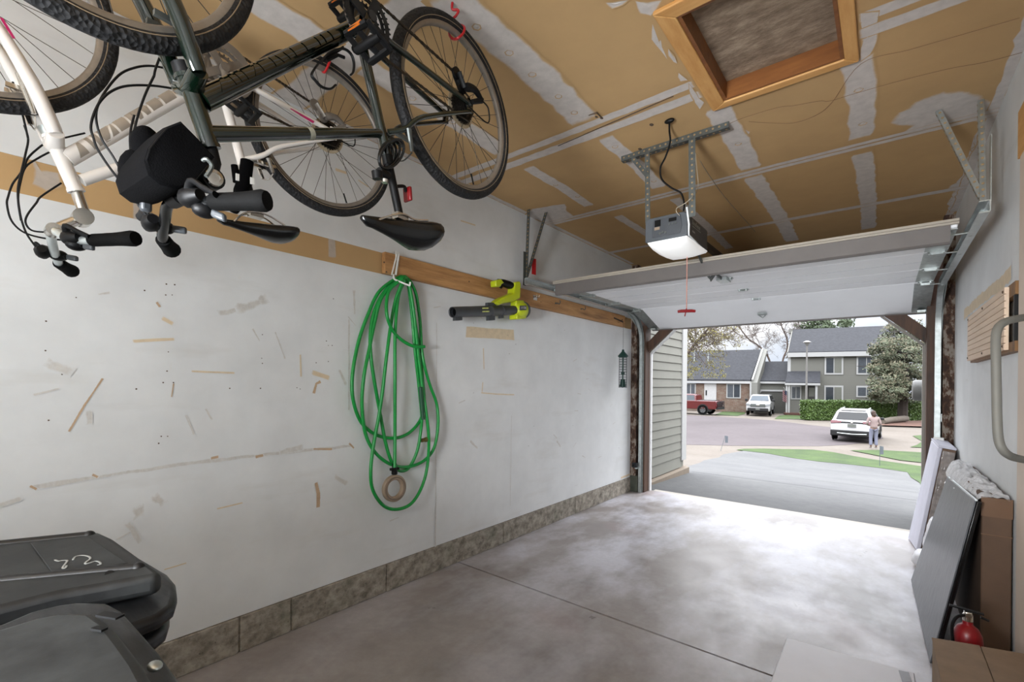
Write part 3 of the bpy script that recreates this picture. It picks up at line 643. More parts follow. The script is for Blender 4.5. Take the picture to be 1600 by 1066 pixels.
mb = MB().box((1.418, 2.909, 2.44), (1.458, 2.914, 2.482)).box((1.51, 2.909, 2.455), (1.56, 2.914, 2.478)); mb.build('panel_button', 'black', op, bevel=.002)
MB().box((1.418, 2.9085, 2.418), (1.452, 2.9115, 2.436)).build('rating_label', 'beige', op, smooth=0)
mb = MB()
for x, z in ((1.455, 2.392), (1.472, 2.398), (1.489, 2.392)): mb.lathe([(.008, 0), (.008, .004)], (x, 2.912, z), (0, -1, 0), 12)
for x in (1.515, 1.535, 1.555): mb.lathe([(.006, 0), (.006, .003)], (x, 2.912, 2.44), (0, -1, 0), 10)
mb.build('adjuster_dial', 'galv_dark', op)
mb = MB(); mb.loft([[(1.362, y, 2.35), (1.622, y, 2.35), (1.612, y, 2.35 - dz*.55), (1.56, y, 2.35 - dz*.95), (1.49, y, 2.35 - dz), (1.42, y, 2.35 - dz*.95), (1.372, y, 2.35 - dz*.55)] for y, dz in ((2.925, .012), (2.935, .03), (3.0, .055), (3.12, .065), (3.25, .055), (3.355, .02))])
mb.build('lamp_lens', 'lens', op, smooth=60)
MB().tube([(1.627, 2.90, 2.52), (1.632, 2.93, 2.42), (1.625, 2.945, 2.36), (1.61, 3.35, 2.345)], .006, 8).build('lens_rim', 'rail_white', op)
mb = MB()      # the maker's mark is only a pale smear with an underline in the photo
for k in range(9): mb.obox((1.6232, 3.03+.018*k, 2.458 + (.006 if k in (0, 4) else 0)), (0,1,0), (0,.25,1), (1,0,0), (.009, .020 + (.012 if k in (0, 4) else 0), .0012))
mb.obox((1.6232, 3.11, 2.437), (0,1,0), (0,0,1), (1,0,0), (.17, .004, .0012)).obox((1.6232, 3.05, 2.405), (0,1,0), (0,0,1), (1,0,0), (.05, .010, .0012))
mb.build('maker_mark', 'galv', op, smooth=0)
angle_iron((1.183, 2.90, ZC-.017), (1.868, 2.895, ZC-.017), op, 'ceiling_angle', 'galv_dark', .036, face=(0, -1, 0))
angle_iron((1.368, 2.90, ZC-.03), (1.368, 2.92, 2.48), op); angle_iron((1.655, 2.90, ZC-.03), (1.655, 2.92, 2.46), op, w=.04)
angle_iron((1.265, 2.90, ZC-.035), (1.368, 2.903, 2.79), op, 'diagonal_brace', w=.028)
MB().box((1.475, 3.34, 2.485), (1.515, 5.78, 2.525)).build('drive_rail', 'steel_dark', op, smooth=0)
MB().box((1.455, 3.42, 2.44), (1.535, 3.56, 2.485)).build('trolley', 'steel_dark', op, bevel=.006)
ar = MB().tube([(1.50, 3.42, 2.45), (1.52, 3.56, 2.34), (1.525, 3.73, 2.255), (1.527, 3.79, 2.245)], .010, 8).bar((1.53, 3.76, 2.235), (1.53, 3.90, 2.32), .008, .03).bar((1.53, 3.88, 2.315), (1.53, 4.10, 2.30), .008, .03)
ar.build('door_arm', 'galv_dark', op)
# cords ---------------------------------------------------------------------
def cp(u, v, y): return on(u, v, 'y', y)
pc = MB().tube(smoothpath([on(1046,189,'z',ZC-.005), cp(1046,205,2.74), cp(1047,222,2.77), cp(1040,245,2.80), cp(1032,262,2.82), cp(1034,280,2.84), cp(1048,293,2.86), cp(1064,302,2.88), cp(1069,318,2.895), cp(1068,330,2.905)]), .0055, 8)
pc.ball(on(1046,189,'z',ZC-.012), (.03, .014, .014))
tag(pc.build('power_cord', 'black'), 'black power cord dropping from the ceiling to the opener', 'cord')
MT['wire_brown'] = M('brown_wire', '#86684a', .8)
MT['bell_wire'] = M('pale_bell_wire', '#b0a592', .6)
tag(MB().tube(smoothpath([cp(1062,337,2.898), cp(1057,331,2.885), cp(1058,325,2.89), cp(1070,318,2.88), cp(1083,306,2.90), on(1091,290,'z',2.80), on(1087,240,'z',ZC-.004), on(1100,262,'z',ZC-.004), on(1130,305,'z',ZC-.004), on(1165,345,'z',ZC-.004), on(1180,362,'z',ZC-.004)]), .0022, 6).build('bell_wire', 'bell_wire'), 'thin pale wire from the opener running forward along the ceiling', 'wire')
tag(MB().tube(smoothpath([on(u, v, 'z', ZC-.003) for u, v in ((1140,193),(1165,183),(1215,168),(1240,165),(1280,158),(1296,158),(1330,148),(1400,128),(1480,108),(1540,97),(1597,82))]), .0011, 6).build('ceiling_wire', 'wire_brown'), 'thin brown wire stapled across the ceiling right of the opener strut', 'wire')
tag(MB().tube(smoothpath([on(u, v, 'z', ZC-.003) for u, v in ((1170,190),(1200,192),(1240,192),(1275,180),(1300,160),(1345,100),(1420,78),(1500,55),(1593,28))]), .0011, 6).build('ceiling_wire', 'wire_brown'), 'thin brown wire looping past the hatch corner across the ceiling', 'wire')
rc = thing('release_cord', (1.53, 3.21, 1.90), 'red pull handle on a thin cord hanging under the opener', 'pull cord')
MB().tube([(1.53, 3.46, 2.44), (1.53, 3.25, 2.345), (1.53, 3.21, 2.29), (1.53, 3.21, 1.93)], .003, 6).build('cord', M('cord_pinkish', '#c98f80', .7), rc)
MB().tube([(1.478, 3.185, 1.918), (1.50, 3.195, 1.921), (1.56, 3.225, 1.921), (1.582, 3.235, 1.918)], [.009, .011, .011, .009], 10).tube([(1.53, 3.21, 1.94), (1.52, 3.205, 1.885)], .004, 6).build('handle', 'red_deep', rc)
# photo-eye sensors
def sensor(P, s, label):
    r = thing('safety_sensor', tuple(P), label, 'sensor')
    MB().box((P[0]-.035, P[1]-.03, P[2]), (P[0]+.035, P[1]+.01, P[2]+.06)).build('sensor_body', 'white_plastic' if s > 0 else 'steel_dark', r, bevel=.005)
    MB().lathe([(.014, 0), (.014, .008)], (P[0]-.01, P[1]-.03, P[2]+.03), (0, -1, 0), 14).build('sensor_eye', 'black', r)
    MB().box((P[0]-.004, P[1]+.0, P[2]-.02), (P[0]+.03, P[1]+.05, P[2]+.02)).build('mount', 'galv', r, smooth=0); return r
sensor((2.975, 5.66, .90), 1, 'small white door sensor beside the right-hand track')
sensor((.085, 5.65, .33), -1, 'small dark door sensor low beside the left-hand track')
# ================================================================ BICYCLES (hung upside down by their wheels)
class Bike:
    def __init__(s, Rr, Fr):
        s.R = Vector(Rr); d = Vector((Fr[0]-Rr[0], Fr[1]-Rr[1], 0)); s.L = d.length; s.f = d.normalized(); s.n = Vector((-s.f.y, s.f.x, 0)); s.fz = Fr[2]-Rr[2]
    def w(s, a, n, z): return s.R + s.f*a + s.n*n + Vector((0, 0, z))
    def px(s, u, v, n=0.): return onplane(u, v, s.R + s.n*n, s.n)
t = NT('bicycle_tyre'); p = t.obj(); f = t.n('ShaderNodeTexVoronoi', i_Vector=p, i_Scale=95.).outputs['Distance']
t.set(Base_Color=lin('#0d0d0f'), Roughness=.75); t.bump(f, .8, .006); MT['tyre'] = t.m
MT['rim'] = M('brushed_rim', '#8a837b', .4, .55, .1, 40); MT['rim_side'] = M('rim_dark', '#46423f', .4, .6)
MT['spoke'] = M('spoke_steel', '#4c4742', .4, .8); MT['reflect'] = M('tyre_reflective_band', '#8c7a62', .5)
MT['green_paint'] = M('dark_green_metallic', '#06130b', .14, .2, .1, 6, coat=1.); MT['green_decal'] = M('dark_frame_decal', '#030b06', .14, .2, .05, coat=1.)
MT['white_paint'] = M('white_bike_paint', '#e0dad3', .22, 0, .04, 6, coat=.6); MT['grey_decal'] = M('grey_frame_decal', '#94897c', .4); MT['pink'] = M('magenta_stripe', '#b0155a', .4)
MT['chain'] = M('dirty_chain', '#3a332c', .5, .7, .3, 200); MT['cassette'] = M('cassette_steel', '#33302c', .4, .8, .3, 120); MT['clear_disc'] = M('spoke_guard', '#b7a78c', .3)
MT['ring_grey'] = M('grey_chainring', '#7d766e', .4, .5, .1)
def wheel(B, a, z, par, name, rear):
    wc = B.w(a, 0, z); ax = B.n; x = B.f; y = Vector((0, 0, 1))
    wh = MB().lathe([(.013, -.05), (.013, -.035), (.026, -.032), (.026, -.028), (.015, -.02), (.014, .02), (.026, .028), (.026, .032), (.013, .035), (.013, .05)], wc, ax, 20).tube([wc - ax*.07, wc + ax*.07], .006, 8).build(name, 'steel_dark', par)
    wh['label'] = ('rear' if rear else 'front') + ' wheel'
    MB().torus(wc, ax, .3265, .0225, 96, 14).build('tyre', 'tyre', wh)
    MB().lathe([(.310, -.0125), (.297, -.012), (.291, -.006), (.291, .006), (.297, .012), (.310, .0125)], wc, ax, 96, cap=False).build('rim', 'rim', wh, smooth=50)
    mb = MB()
    for sgn in (-1, 1): mb.torus(wc + ax*(sgn*.0205), ax, .3175, .0013, 96, 5)
    mb.build('reflective_band', 'reflect', wh)
    mb = MB()
    for k in range(32):
        sgn = 1 if k % 2 else -1; a1 = 2*math.pi*k/32; a0 = a1 + (.95 if (k//2) % 2 else -.95)
        mb.tube([wc + ax*(sgn*.030) + (x*math.cos(a0) + y*math.sin(a0))*.025, wc + (x*math.cos(a1) + y*math.sin(a1))*.290], .00115, 5, cap=False)
    mb.build('spokes', 'spoke', wh)
    va = 1.95 if rear else .4; MB().tube([wc + (x*math.cos(va)+y*-abs(math.sin(va)))*.288, wc + (x*math.cos(va)+y*-abs(math.sin(va)))*.245], .0035, 6).build('valve', 'black', wh)
    return wc
def saddle(B, nose, tail, drop, par, mat='black_gloss'):
    """padded saddle, its top facing down; nose/tail in (a, z)"""
    secs = []; N = 15
    for i in range(N):
        u = i/(N-1); a = nose[0] + (tail[0]-nose[0])*u; zc = nose[1] + (tail[1]-nose[1])*u
        hw = .018 + .006*u + (.066)*max(0, min(1, (u-.30)/.52))**1.35
        if u > .88: hw *= max(.3, 1 - ((u-.88)/.12)**2*.55)
        if u < .06: hw *= .55 + .45*u/.06
        th = drop*(.34 + .66*max(0, min(1, (u-.1)/.6))); th *= (.5 if i in (0,) else 1)
        if u > .9: th *= 1 - (u-.9)*4
        ring = []
        for k in range(16):
            an = 2*math.pi*k/16; cy, sy = math.cos(an), math.sin(an)
            dip = 0
            ring.append(B.w(a, hw*(abs(cy)**.8)*(1 if cy > 0 else -1), zc - (th*.5) + (th*.5)*(sy if sy > 0 else sy*1.0) + (.004*abs(cy) if sy < 0 else 0)))
        secs.append(ring)
    return MB().loft(secs).build('saddle', mat, par, smooth=70)
def pedal(B, P, par, ax):
    P = Vector(P); e = B.n; u = B.f*.9 + Vector((0, 0, .35)); u.normalize(); v = e.cross(u)
    mb = MB()
    for k in (-.046, .046): mb.tube([P - e*.045 + u*k, P + e*.045 + u*k*.9], [(.008, .012)]*2, 8)
    for k in (-.045, 0., .045): mb.tube([P + e*k - u*.046, P + e*k + u*.046], [(.006, .011)]*2, 8)
    mb.lathe([(.012, -.055), (.014, 0), (.011, .05)], P, e, 12); o = mb.build('pedal', 'black', par)
    MB().obox(P + u*.052, e, v, u, (.05, .016, .004)).build('pedal_reflector', M('amber_reflector', '#b25a10', .3), o, smooth=0)
    return o
def bike(name, label, Rr, Fr, g):
    B = Bike(Rr, Fr); w = B.w; root = thing(name, tuple(w(.5, 0, -.6)), label, 'bicycle')
    fm = g['paint']
    wheel(B, 0, 0, root, 'rear_wheel', True); wheel(B, B.L, B.fz, root, 'front_wheel', False)
    bb, st, (hc, ht) = g['bb'], g['st'], g['ht']
    def P(q, n=0.): return w(q[0], n, q[1])
    hb = (hc[0]-(hc[0]-ht[0])*.08, hc[1]-(hc[1]-ht[1])*.08)
    dt0 = g['dt0']; tt = g['tt']
    mb = MB().tube([P(hc), P(ht)], g['rh'], 18)
    mb.tube([P(hc), P((hc[0]*.95+ht[0]*.05, hc[1]*.95+ht[1]*.05))], g['rh']*1.15, 18); mb.tube([P((hc[0]*.06+ht[0]*.94, hc[1]*.06+ht[1]*.94)), P(ht)], g['rh']*1.12, 18)
    mb.tube([P(dt0), P(bb)], [g['rd'], g['rd']*.9], 18)
    mb.tube(smoothpath([P(q) for q in tt], 6) if len(tt) > 2 else [P(q) for q in tt], [g['rt'][0] + (g['rt'][1]-g['rt'][0])*i/((len(tt)-1)*6 if len(tt) > 2 else 1) for i in range(((len(tt)-1)*6+1) if len(tt) > 2 else 2)], 16)
    mb.tube([P(bb), P(st)], .0165, 16); mb.lathe([(.022, -.036), (.022, .036)], P(bb), B.n, 18)
    mb.build('frame', fm, root)
    mb = MB()
    for sg in (-1, 1):
        mb.tube(smoothpath([w(bb[0]-.01, sg*.022, bb[1]), w(bb[0]-.09, sg*.036, bb[1]*.85), w(.05, sg*.064, .004), w(-.005, sg*.066, 0)], 5), [.011]*10 + [.010, .009, .008, .007, .006, .005], 10)
        mb.tube(smoothpath([w(st[0]+.005, sg*.012, g['ss']), w(st[0]-.05, sg*.035, g['ss']+.03), w(st[0]-.12, sg*.052, g['ss']*.62), w(.0, sg*.066, -.028)], 5), [.0105]*6 + [.0095]*5 + [.008]*5, 10)
        mb.obox(w(.0, sg*.066, -.006), B.f, B.n, (0, 0, 1), (.03, .006, .05))
    mb.build('stays', fm, root)
    # fork
    mb = MB(); fa = (B.L, B.fz); cr = g['crown']
    for sg in (-1, 1):
        mb.tube(smoothpath([w(cr[0]-.012, sg*.050, cr[1]-.03), w(cr[0]+(fa[0]-cr[0])*.18, sg*.056, cr[1]+(fa[1]-cr[1])*.24), w(cr[0]+(fa[0]-cr[0])*.55, sg*.057, cr[1]+(fa[1]-cr[1])*.62), w(fa[0], sg*.056, fa[1])], 6), [.017]+[.0195]*7+[.018, .017, .016, .015, .014, .013, .0125, .012, .0115, .011, .0105], 14)
    mb.tube([w(cr[0]-.012, -.052, cr[1]-.028), w(cr[0]-.016, 0, cr[1]-.05), w(cr[0]-.012, .052, cr[1]-.028)], [.02, .024, .02], 14)
    mb.build('fork', fm, root)
    MB().tube([P((hc[0]+.008, hc[1]+.022)), P(hc)], g['rh']*1.12, 18).build('headset', 'galv' if g['silver'] else 'black', root)
    # cockpit
    sm = 'chrome' if g['silver'] else 'black'
    MB().tube([P(q) for q in g['stem']], [.0155]*len(g['stem']), 14).lathe([(.026, -.024), (.026, .024)], P(g['pivot']), B.n, 20).lathe([(.019, -.024), (.019, .024)], P(g['clamp']), B.n, 16).build('stem', sm, root)
    if not g['silver']:
        MB().lathe([(.021, 0), (.019, .004), (.012, .005), (.012, .003), (.0, .003)], w(g['pivot'][0], .026, g['pivot'][1]), B.n, 20).build('stem_bolt', 'chrome', root)
    bar = smoothpath([w(*q) for q in g['bar']], 6)
    hbo = MB().tube(bar, .0125, 12).build('handlebar', 'galv_bright' if g['silver'] else 'black_gloss', root)
    for (q0, q1, q2) in g['grips']:
        d = (w(*q2) - w(*q1)).normalized()
        MB().tube(smoothpath([w(*q0), w(*q1), w(*q2)], 5), [.0165, .0185, .0185, .0185, .019, .019, .0195, .0205, .022, .023, .020], 14).build('grip', 'black_soft', hbo)
    for b0, b1, l0, l1, sh, tl_ in [[w(*q) for q in lv] for lv in g['levers']]:
        dd = (b1-b0)
        mb = MB().tube([b0, b0+dd*.25, b0+dd*.6, b1], [.012, .021, .020, .012], 12).tube(smoothpath([b0+dd*.3, l0, (l0+l1)/2, l1], 4), [(.006, .010)]*13, 10)
        mb.build('brake_lever', 'black', hbo)
        MB().ball(sh, (.020, .026, .018), 12, 8).tube([sh, (sh+tl_)/2], [.008, .006], 8).build('shifter', 'black', hbo)
        td = (tl_-sh).normalized(); MB().obox(tl_, td, td.cross(Vector((0,0,1))), Vector((0,0,1)), (.034, .014, .018)).build('thumb_lever', 'tube_grey', hbo, bevel=.005)
    # seat
    sp = g['post']; MB().tube([P(st), P(sp)], g.get('rpost', .0135), 14).lathe([(.019, 0), (.019, .03)], P(st), P(sp)-P(st), 14).build('seatpost', 'black', root)
    cl = g['sclamp']; mb = MB().obox(P(cl), B.f, B.n, (0,0,1), (.05, .034, .022)); 
    for n_ in (-.022, .022): mb.tube(smoothpath([w(g['nose'][0]-.05, n_*.6, g['nose'][1]-.005), w(cl[0]+.05, n_, cl[1]-.012), w(cl[0], n_, cl[1]+.006), w(cl[0]-.05, n_, cl[1]+.002), w(g['tail'][0]+.06, n_*1.4, g['tail'][1]-.01)], 4), .0035, 8)
    mb.build('saddle_clamp', 'chrome', root)
    so = saddle(B, g['nose'], g['tail'], g['sdrop'], root)
    # drive train
    cb = w(bb[0], .045, bb[1]); up = Vector((0, 0, 1)); prof = lambda r, h: [(r*.82, h-.0015), (r, h-.0015), (r, h+.0015), (r*.82, h+.0015), (r*.82, h-.0015)]
    crm = MB()
    for r, h in ((g['rings'], .006), (g['rings']*.82, 0), (g['rings']*.62, -.008)):
        crm.lathe(prof(r, h), cb, B.n, 40)
        for k in range(int(r*440)):
            a = 2*math.pi*k/int(r*440); crm.obox(cb + B.n*h + (B.f*math.cos(a)+up*math.sin(a))*(r+.002), B.f*math.cos(a)+up*math.sin(a), B.n, B.n.cross(B.f*math.cos(a)+up*math.sin(a)), (.008, .0025, .005))
    for k in range(4): a = g['ca'] + k*math.pi/2; crm.bar(cb + B.n*.008, cb + B.n*.008 + (B.f*math.cos(a)+up*math.sin(a))*g['rings']*.9, .028, .006, up=tuple(B.n))
    if g['silver']: crm.lathe([(g['rings']*.80, .0095), (g['rings']*1.10, .0095), (g['rings']*1.10, .0125), (g['rings']*.80, .0125), (g['rings']*.80, .0095)], cb, B.n, 40)
    crs = crm.build('chainrings', 'ring_grey' if g['silver'] else 'steel_dark', root)
    for sg, pd in ((1, g['ped'][0]), (-1, g['ped'][1])):
        c0 = w(bb[0], sg*.062, bb[1]); c1 = w(pd[0], sg*.085, pd[1])
        co = MB().tube([c0, (c0+c1)/2, c1], [(.012, .018), (.009, .014), (.010, .014)], 10).lathe([(.016, -.014), (.016, .014)], c0, B.n, 14).build('crank_arm', 'ring_grey' if g['silver'] else 'black_gloss', root)
        pedal(B, w(pd[0], sg*.145, pd[1]), co, sg)
    cs = MB()
    for k in range(7):
        r = .058 - .006*k; h = .022 + .0045*k
        cs.lathe([(r*.5, h-.001), (r, h-.001), (r, h+.001), (r*.5, h+.001)], w(0, 0, 0), B.n, 28)
        for q in range(int(r*500)): a = 2*math.pi*q/int(r*500); cs.obox(w(0, h, 0) + (B.f*math.cos(a)+up*math.sin(a))*(r+.001), B.f*math.cos(a)+up*math.sin(a), B.n, B.n.cross(B.f*math.cos(a)+up*math.sin(a)), (.007, .002, .005))
    cs.build('cassette', 'cassette', root); MB().lathe([(.02, .017), (.075, .015), (.075, .0165), (.02, .0185)], w(0, 0, 0), B.n, 32).build('spoke_guard', 'clear_disc', root)
    # chain: upper run over to the derailleur, lower run, plus wraps
    p1, p2 = [w(q[0], .06, q[1]) for q in g['der'][:2]]
    top = [w(bb[0]-.01, .047, bb[1]+g['rings']*.98), w(g['der'][0][0]+.012, .052, g['der'][0][1]+.006)]
    low = [w(bb[0]-.02, .047, bb[1]-g['rings']*.95), w(.02, .036, -.048)]
    ch = MB()
    for a_, b_ in (top, low):
        n = int((b_-a_).length/.0127); dd = (b_-a_)/n
        for k in range(n): ch.obox(a_ + dd*(k+.5), dd, B.n, dd.cross(B.n), (.0115, .007 if k % 2 else .0045, .008))
    ch.tube([w(bb[0]+g['rings']*math.cos(a), .047, bb[1]+g['rings']*math.sin(a)) for a in [1.6 - k*.2 for k in range(17)]], (.0035), 6)
    ch.tube([w(.02, .036, -.048), w(-.03, .036, -.045), w(-.055, .037, .0), w(-.02, .045, .045), p2 + Vector((0, 0, .0))], .0035, 6)
    ch.build('chain', 'chain', root, smooth=0)
    dm = MB().lathe([(.0, -.005), (.022, -.005), (.022, .005), (0, .005)], p1, B.n, 16).lathe([(.0, -.005), (.020, -.005), (.020, .005), (0, .005)], p2, B.n, 16)
    dm.tube([p1 + B.n*.009, p2 + B.n*.009], [(.006, .016), (.006, .014)], 8).tube([p1 - B.n*.009, p2 - B.n*.009], [(.004, .012), (.004, .011)], 8)
    p3 = w(g['der'][2][0], .088, g['der'][2][1]); dm.tube(smoothpath([p2 + B.n*.02, (p2+p3)/2 + B.n*.015 + Vector((0, 0, .014)), p3], 4), [.015, .017, .016, .014, .013, .012, .011, .010, .012], 10).tube([p3, w(.0, .078, .006)], [.012, .010], 8)
    do = dm.build('rear_derailleur', 'black' if not g['silver'] else 'ring_grey', root)
    MB().tube(smoothpath([p3, w(g['der'][2][0]-.045, .088, g['der'][2][1]-.01), w(g['der'][2][0]-.045, .085, g['der'][2][1]-.07), w(.02, .075, -.02)], 5), .003, 6).build('cable_loop', 'black', do)
    # rim brakes front and rear
    for (a, z, aa) in g['brakes']:
        mb = MB()
        for sg in (-1, 1):
            mb.tube([w(a, sg*.052, z), w(a + aa[0], sg*.046, z + aa[1])], [(.008, .010), (.006, .007)], 8); mb.obox(w(a + aa[0]*.30, sg*.022, z + aa[1]*.30), B.f, B.n, (0, 0, 1), (.07 if abs(aa[1]) > abs(aa[0]) else .03, .012, .012 if abs(aa[1]) > abs(aa[0]) else .06))
        mb.tube(smoothpath([w(a + aa[0], -.046, z + aa[1]), w(a + aa[0]*1.25, -.005, z + aa[1]*1.25), w(a + aa[0]*1.05, .046, z + aa[1]*1.05)], 5), .0025, 6)
        mb.build('rim_brake', 'chrome' if g['silver'] else 'galv_dark', root)
    mb = MB()
    for n_, pts in g['cables']: mb.tube(smoothpath([B.px(u, v, n_ + .0) for u, v in pts], 5), g.get('rcab', .0026), 7)
    mb.build('cables', 'black', root)
    return B, root
G_ = dict(paint='green_paint', silver=False, bb=(.485, .03), st=(.362, -.335), ht=((.963, -.392), (.908, -.545)), rh=.021, rd=.0265, rt=(.0195, .0145), dt0=(.930, -.438), tt=[(.912, -.510), (.392, -.274)],
    ss=-.262, crown=(.968, -.372), stem=[(.908, -.545), (.900, -.575), (.910, -.623), (.945, -.665), (.978, -.690)], pivot=(.910, -.623), clamp=(.978, -.690),
    bar=[(.892,-.275,-.746),(.930,-.220,-.741),(.945,-.185,-.735),(.965,-.110,-.715),(.980,-.05,-.698),(.978,0,-.690),(.984,.05,-.700),(.988,.100,-.722),(.972,.165,-.732),(.945,.23,-.736),(.920,.275,-.736)],
    grips=[((.970,.165,-.731),(.945,.23,-.736),(.915,.285,-.736)), ((.935,-.212,-.740),(.915,-.245,-.743),(.888,-.286,-.747))],
    levers=[((1.004,.105,-.724),(.992,.160,-.722),(1.006,.155,-.698),(.981,.205,-.728),(.975,.14,-.745),(.958,.165,-.757)), ((.985,-.125,-.716),(.975,-.185,-.724),(.996,-.15,-.700),(.985,-.22,-.695),(.950,-.165,-.720),(.922,-.145,-.722))],
    post=(.302, -.527), rpost=.0145, sclamp=(.300, -.530), nose=(.462, -.572), tail=(.132, -.505), sdrop=.105, rings=.085, ca=.4, ped=((.555, -.125), (.415, .185)),
    der=((.077, .085), (.043, .042), (-.046, .032)), brakes=[(.31, -.235, (-.02, -.07)), (1.015, -.27, (-.055, -.10))],
    cables=[(-.16, [(233,344),(222,330),(205,300),(180,250),(158,215),(150,180),(160,150),(185,118),(210,106),(235,103),(262,108),(300,121),(330,128),(352,127)]),
            (-.15, [(236,350),(226,330),(212,290),(204,235),(204,205),(210,180)][::-1] + []),
            (-.06, [(258,60),(250,88),(243,108),(241,118)]),
            (-.08, [(241,118),(226,150),(213,190),(207,225),(206,255),(215,285),(228,305)]),
            (-.10, [(146,215),(142,200),(146,180),(157,158),(175,142),(200,134),(240,134),(280,140)]),
            (-.12, [(146,215),(152,232),(170,260),(190,285),(210,305),(232,335)])])
GB, groot = bike('green_bicycle', 'dark green bicycle hung upside down nearer the camera, with a black bag at its handlebar', (1.226, 1.315, 2.532), (1.317, .164, 2.476), G_)
W_ = dict(paint='white_paint', silver=True, bb=(.435, .055), st=(.335, -.300), ht=((.885, -.365), (.826, -.520)), rh=.0205, rd=.0245, rt=(.018, .015), dt0=(.850, -.425), tt=[(.815, -.480), (.70, -.388), (.56, -.285), (.385, -.165)],
    ss=-.235, crown=(.892, -.345), stem=[(.826, -.520), (.808, -.580), (.815, -.602), (.850, -.630), (.878, -.655)], pivot=(.812, -.598), clamp=(.878, -.655),
    bar=[(.800,-.295,-.722),(.838,-.225,-.715),(.848,-.190,-.708),(.866,-.110,-.685),(.879,-.04,-.658),(.878,0,-.655),(.868,.035,-.668),(.850,.08,-.692),(.812,.152,-.698),(.769,.22,-.697),(.738,.272,-.697)],
    grips=[((.812,.152,-.698),(.772,.215,-.697),(.733,.281,-.697)), ((.842,-.215,-.714),(.822,-.255,-.718),(.796,-.302,-.723))],
    levers=[((.862,.075,-.690),(.836,.130,-.690),(.862,.115,-.662),(.818,.172,-.694),(.838,.10,-.708),(.815,.135,-.715)), ((.890,-.135,-.690),(.880,-.190,-.702),(.900,-.15,-.676),(.892,-.22,-.680),(.848,-.165,-.698),(.818,-.133,-.705))],
    post=(.298, -.437), rpost=.016, sclamp=(.296, -.440), nose=(.432, -.492), tail=(.132, -.452), sdrop=.068, rings=.096, ca=.9, ped=((.40, -.11), (.47, .22)),
    der=((.085, .085), (.045, .045), (-.040, .035)), brakes=[(.27, -.215, (-.02, -.05)), (.955, -.235, (-.03, -.10))], rcab=.0028,
    cables=[(-.12, [(133,208),(105,214.5),(75,222),(57,234),(43.5,247.5),(37.5,262),(30,274),(19.5,288),(13,307),(11,320),(18,345),(37,363),(67,372),(96,375)]),
            (-.02, [(20,128),(30,160),(38,190),(44,217)]),
            (-.12, [(77,238),(60,247),(40,261),(32,285),(28.5,307),(30,325),(34,345),(42,366),(56,386)]),
            (-.08, [(96,286),(64.5,307),(57,317),(43.5,335),(40,348),(49.5,360),(72,363),(90,363)]),
            (-.06, [(38,196),(44,217),(40,240),(33,270),(28,295),(29,320),(33,345)])])
WB, wroot = bike('white_bicycle', 'white bicycle hung upside down beside the left wall, behind the green one', (.609, 1.085, 2.526), (.604, .01, 2.519), W_)
# band of decal blocks on the down tubes (illegible upside-down lettering in the photo)
def decal(B, root, a0, z0, a1, z1, r, blocks, mat, lo=-.9, hi=.75):
    P0, P1 = B.w(a0, 0, z0), B.w(a1, 0, z1); L = (P1-P0).length; d = (P1-P0)/L; N = B.n; upd = N.cross(d).normalized(); mb = MB()
    for s0, s1, k0, k1 in blocks:
        n = 8; vs = []
        for i in range(n+1):
            an = lo + (hi-lo)*i/n
            for s_, k_ in ((s0, k0), (s1, k1)): vs.append(P0 + d*(s_*L + k_*L*(i/n-.5)) + (N*math.cos(an) + upd*math.sin(an))*(r+.0007))
        mb.add(vs, [(2*i, 2*i+1, 2*i+3, 2*i+2) for i in range(n)])
    return mb.build('frame_decal', mat, root)
blk_ = [(.02,.09,0,0),(.105,.16,0,0),(.175,.215,0,.0),(.235,.33,0,0),(.35,.43,0,0),(.45,.49,0,-.02),(.505,.55,.03,-.03),(.57,.60,.03,0),(.615,.69,0,0),(.705,.735,0,.05),(.755,.81,.05,0),(.825,.855,0,0),(.872,.895,0,0),(.93,.97,0,.05)]
decal(WB, wroot, .50, -.005, .835, -.408, .0243, blk_, 'grey_decal'); decal(GB, groot, .56, -.05, .90, -.405, .0264, blk_, 'green_decal', -1.0, .2)
# small trims

s0, s1 = WB.px(436,160,.05), WB.px(490,191,.068)
MB().tube([s0, s1], [(.0045, .0065)]*2, 8).build('stay_stripe', 'pink', wroot)
MB().bar(WB.px(2,28,.078), WB.px(22,60,.078), .003, .006).build('fork_stripe', 'pink', wroot)
MB().obox(WB.w(.862, -.004, -.46), (1,0,0), (0,1,0), (0,0,1), (.012, .004, .02)).build('head_badge', 'pink', wroot)
qa_ = Vector((.652, -.392)); MB().tube([GB.w(.655, 0, -.3935), GB.w(.640, 0, -.3867)], .0176, 16).build('top_tube_band', M('band_grey', '#8b8a7c', .4), groot)
# bottle cage on the green down tube
cg = MB(); cc = [GB.px(u, v, .03) for u, v in ((497,100),(487,116),(493,126),(503,136),(516,139),(524,133))]; cg.tube(smoothpath(cc, 4), [(.003, .006)]*21, 8)
cc2 = [GB.px(u, v, .03) for u, v in ((500,98),(515,82),(535,76),(548,84),(553,98),(552,112),(548,117))]; cg.tube(smoothpath(cc2, 4), [(.003, .006)]*25, 8)
cg.bar(GB.px(498,98,.01), GB.px(535,75,.01), .016, .008).tube([GB.px(510,95,.02), GB.px(528,86,.03), GB.px(538,90,.03)], .005, 8)
cg.build('bottle_cage', 'black', groot)
# rear reflector
rf = MB().tube(smoothpath([GB.px(617,292,0), GB.px(625,291,0), GB.px(632,292,0), GB.px(634,300,0)], 4), .006, 8).build('reflector_bracket', 'black', groot)
MB().obox(GB.px(637,304,0), (0,1,.1), (1,0,0), (0,-.1,1), (.012, .04, .05)).build('rear_reflector', 'red_deep', groot, bevel=.004)
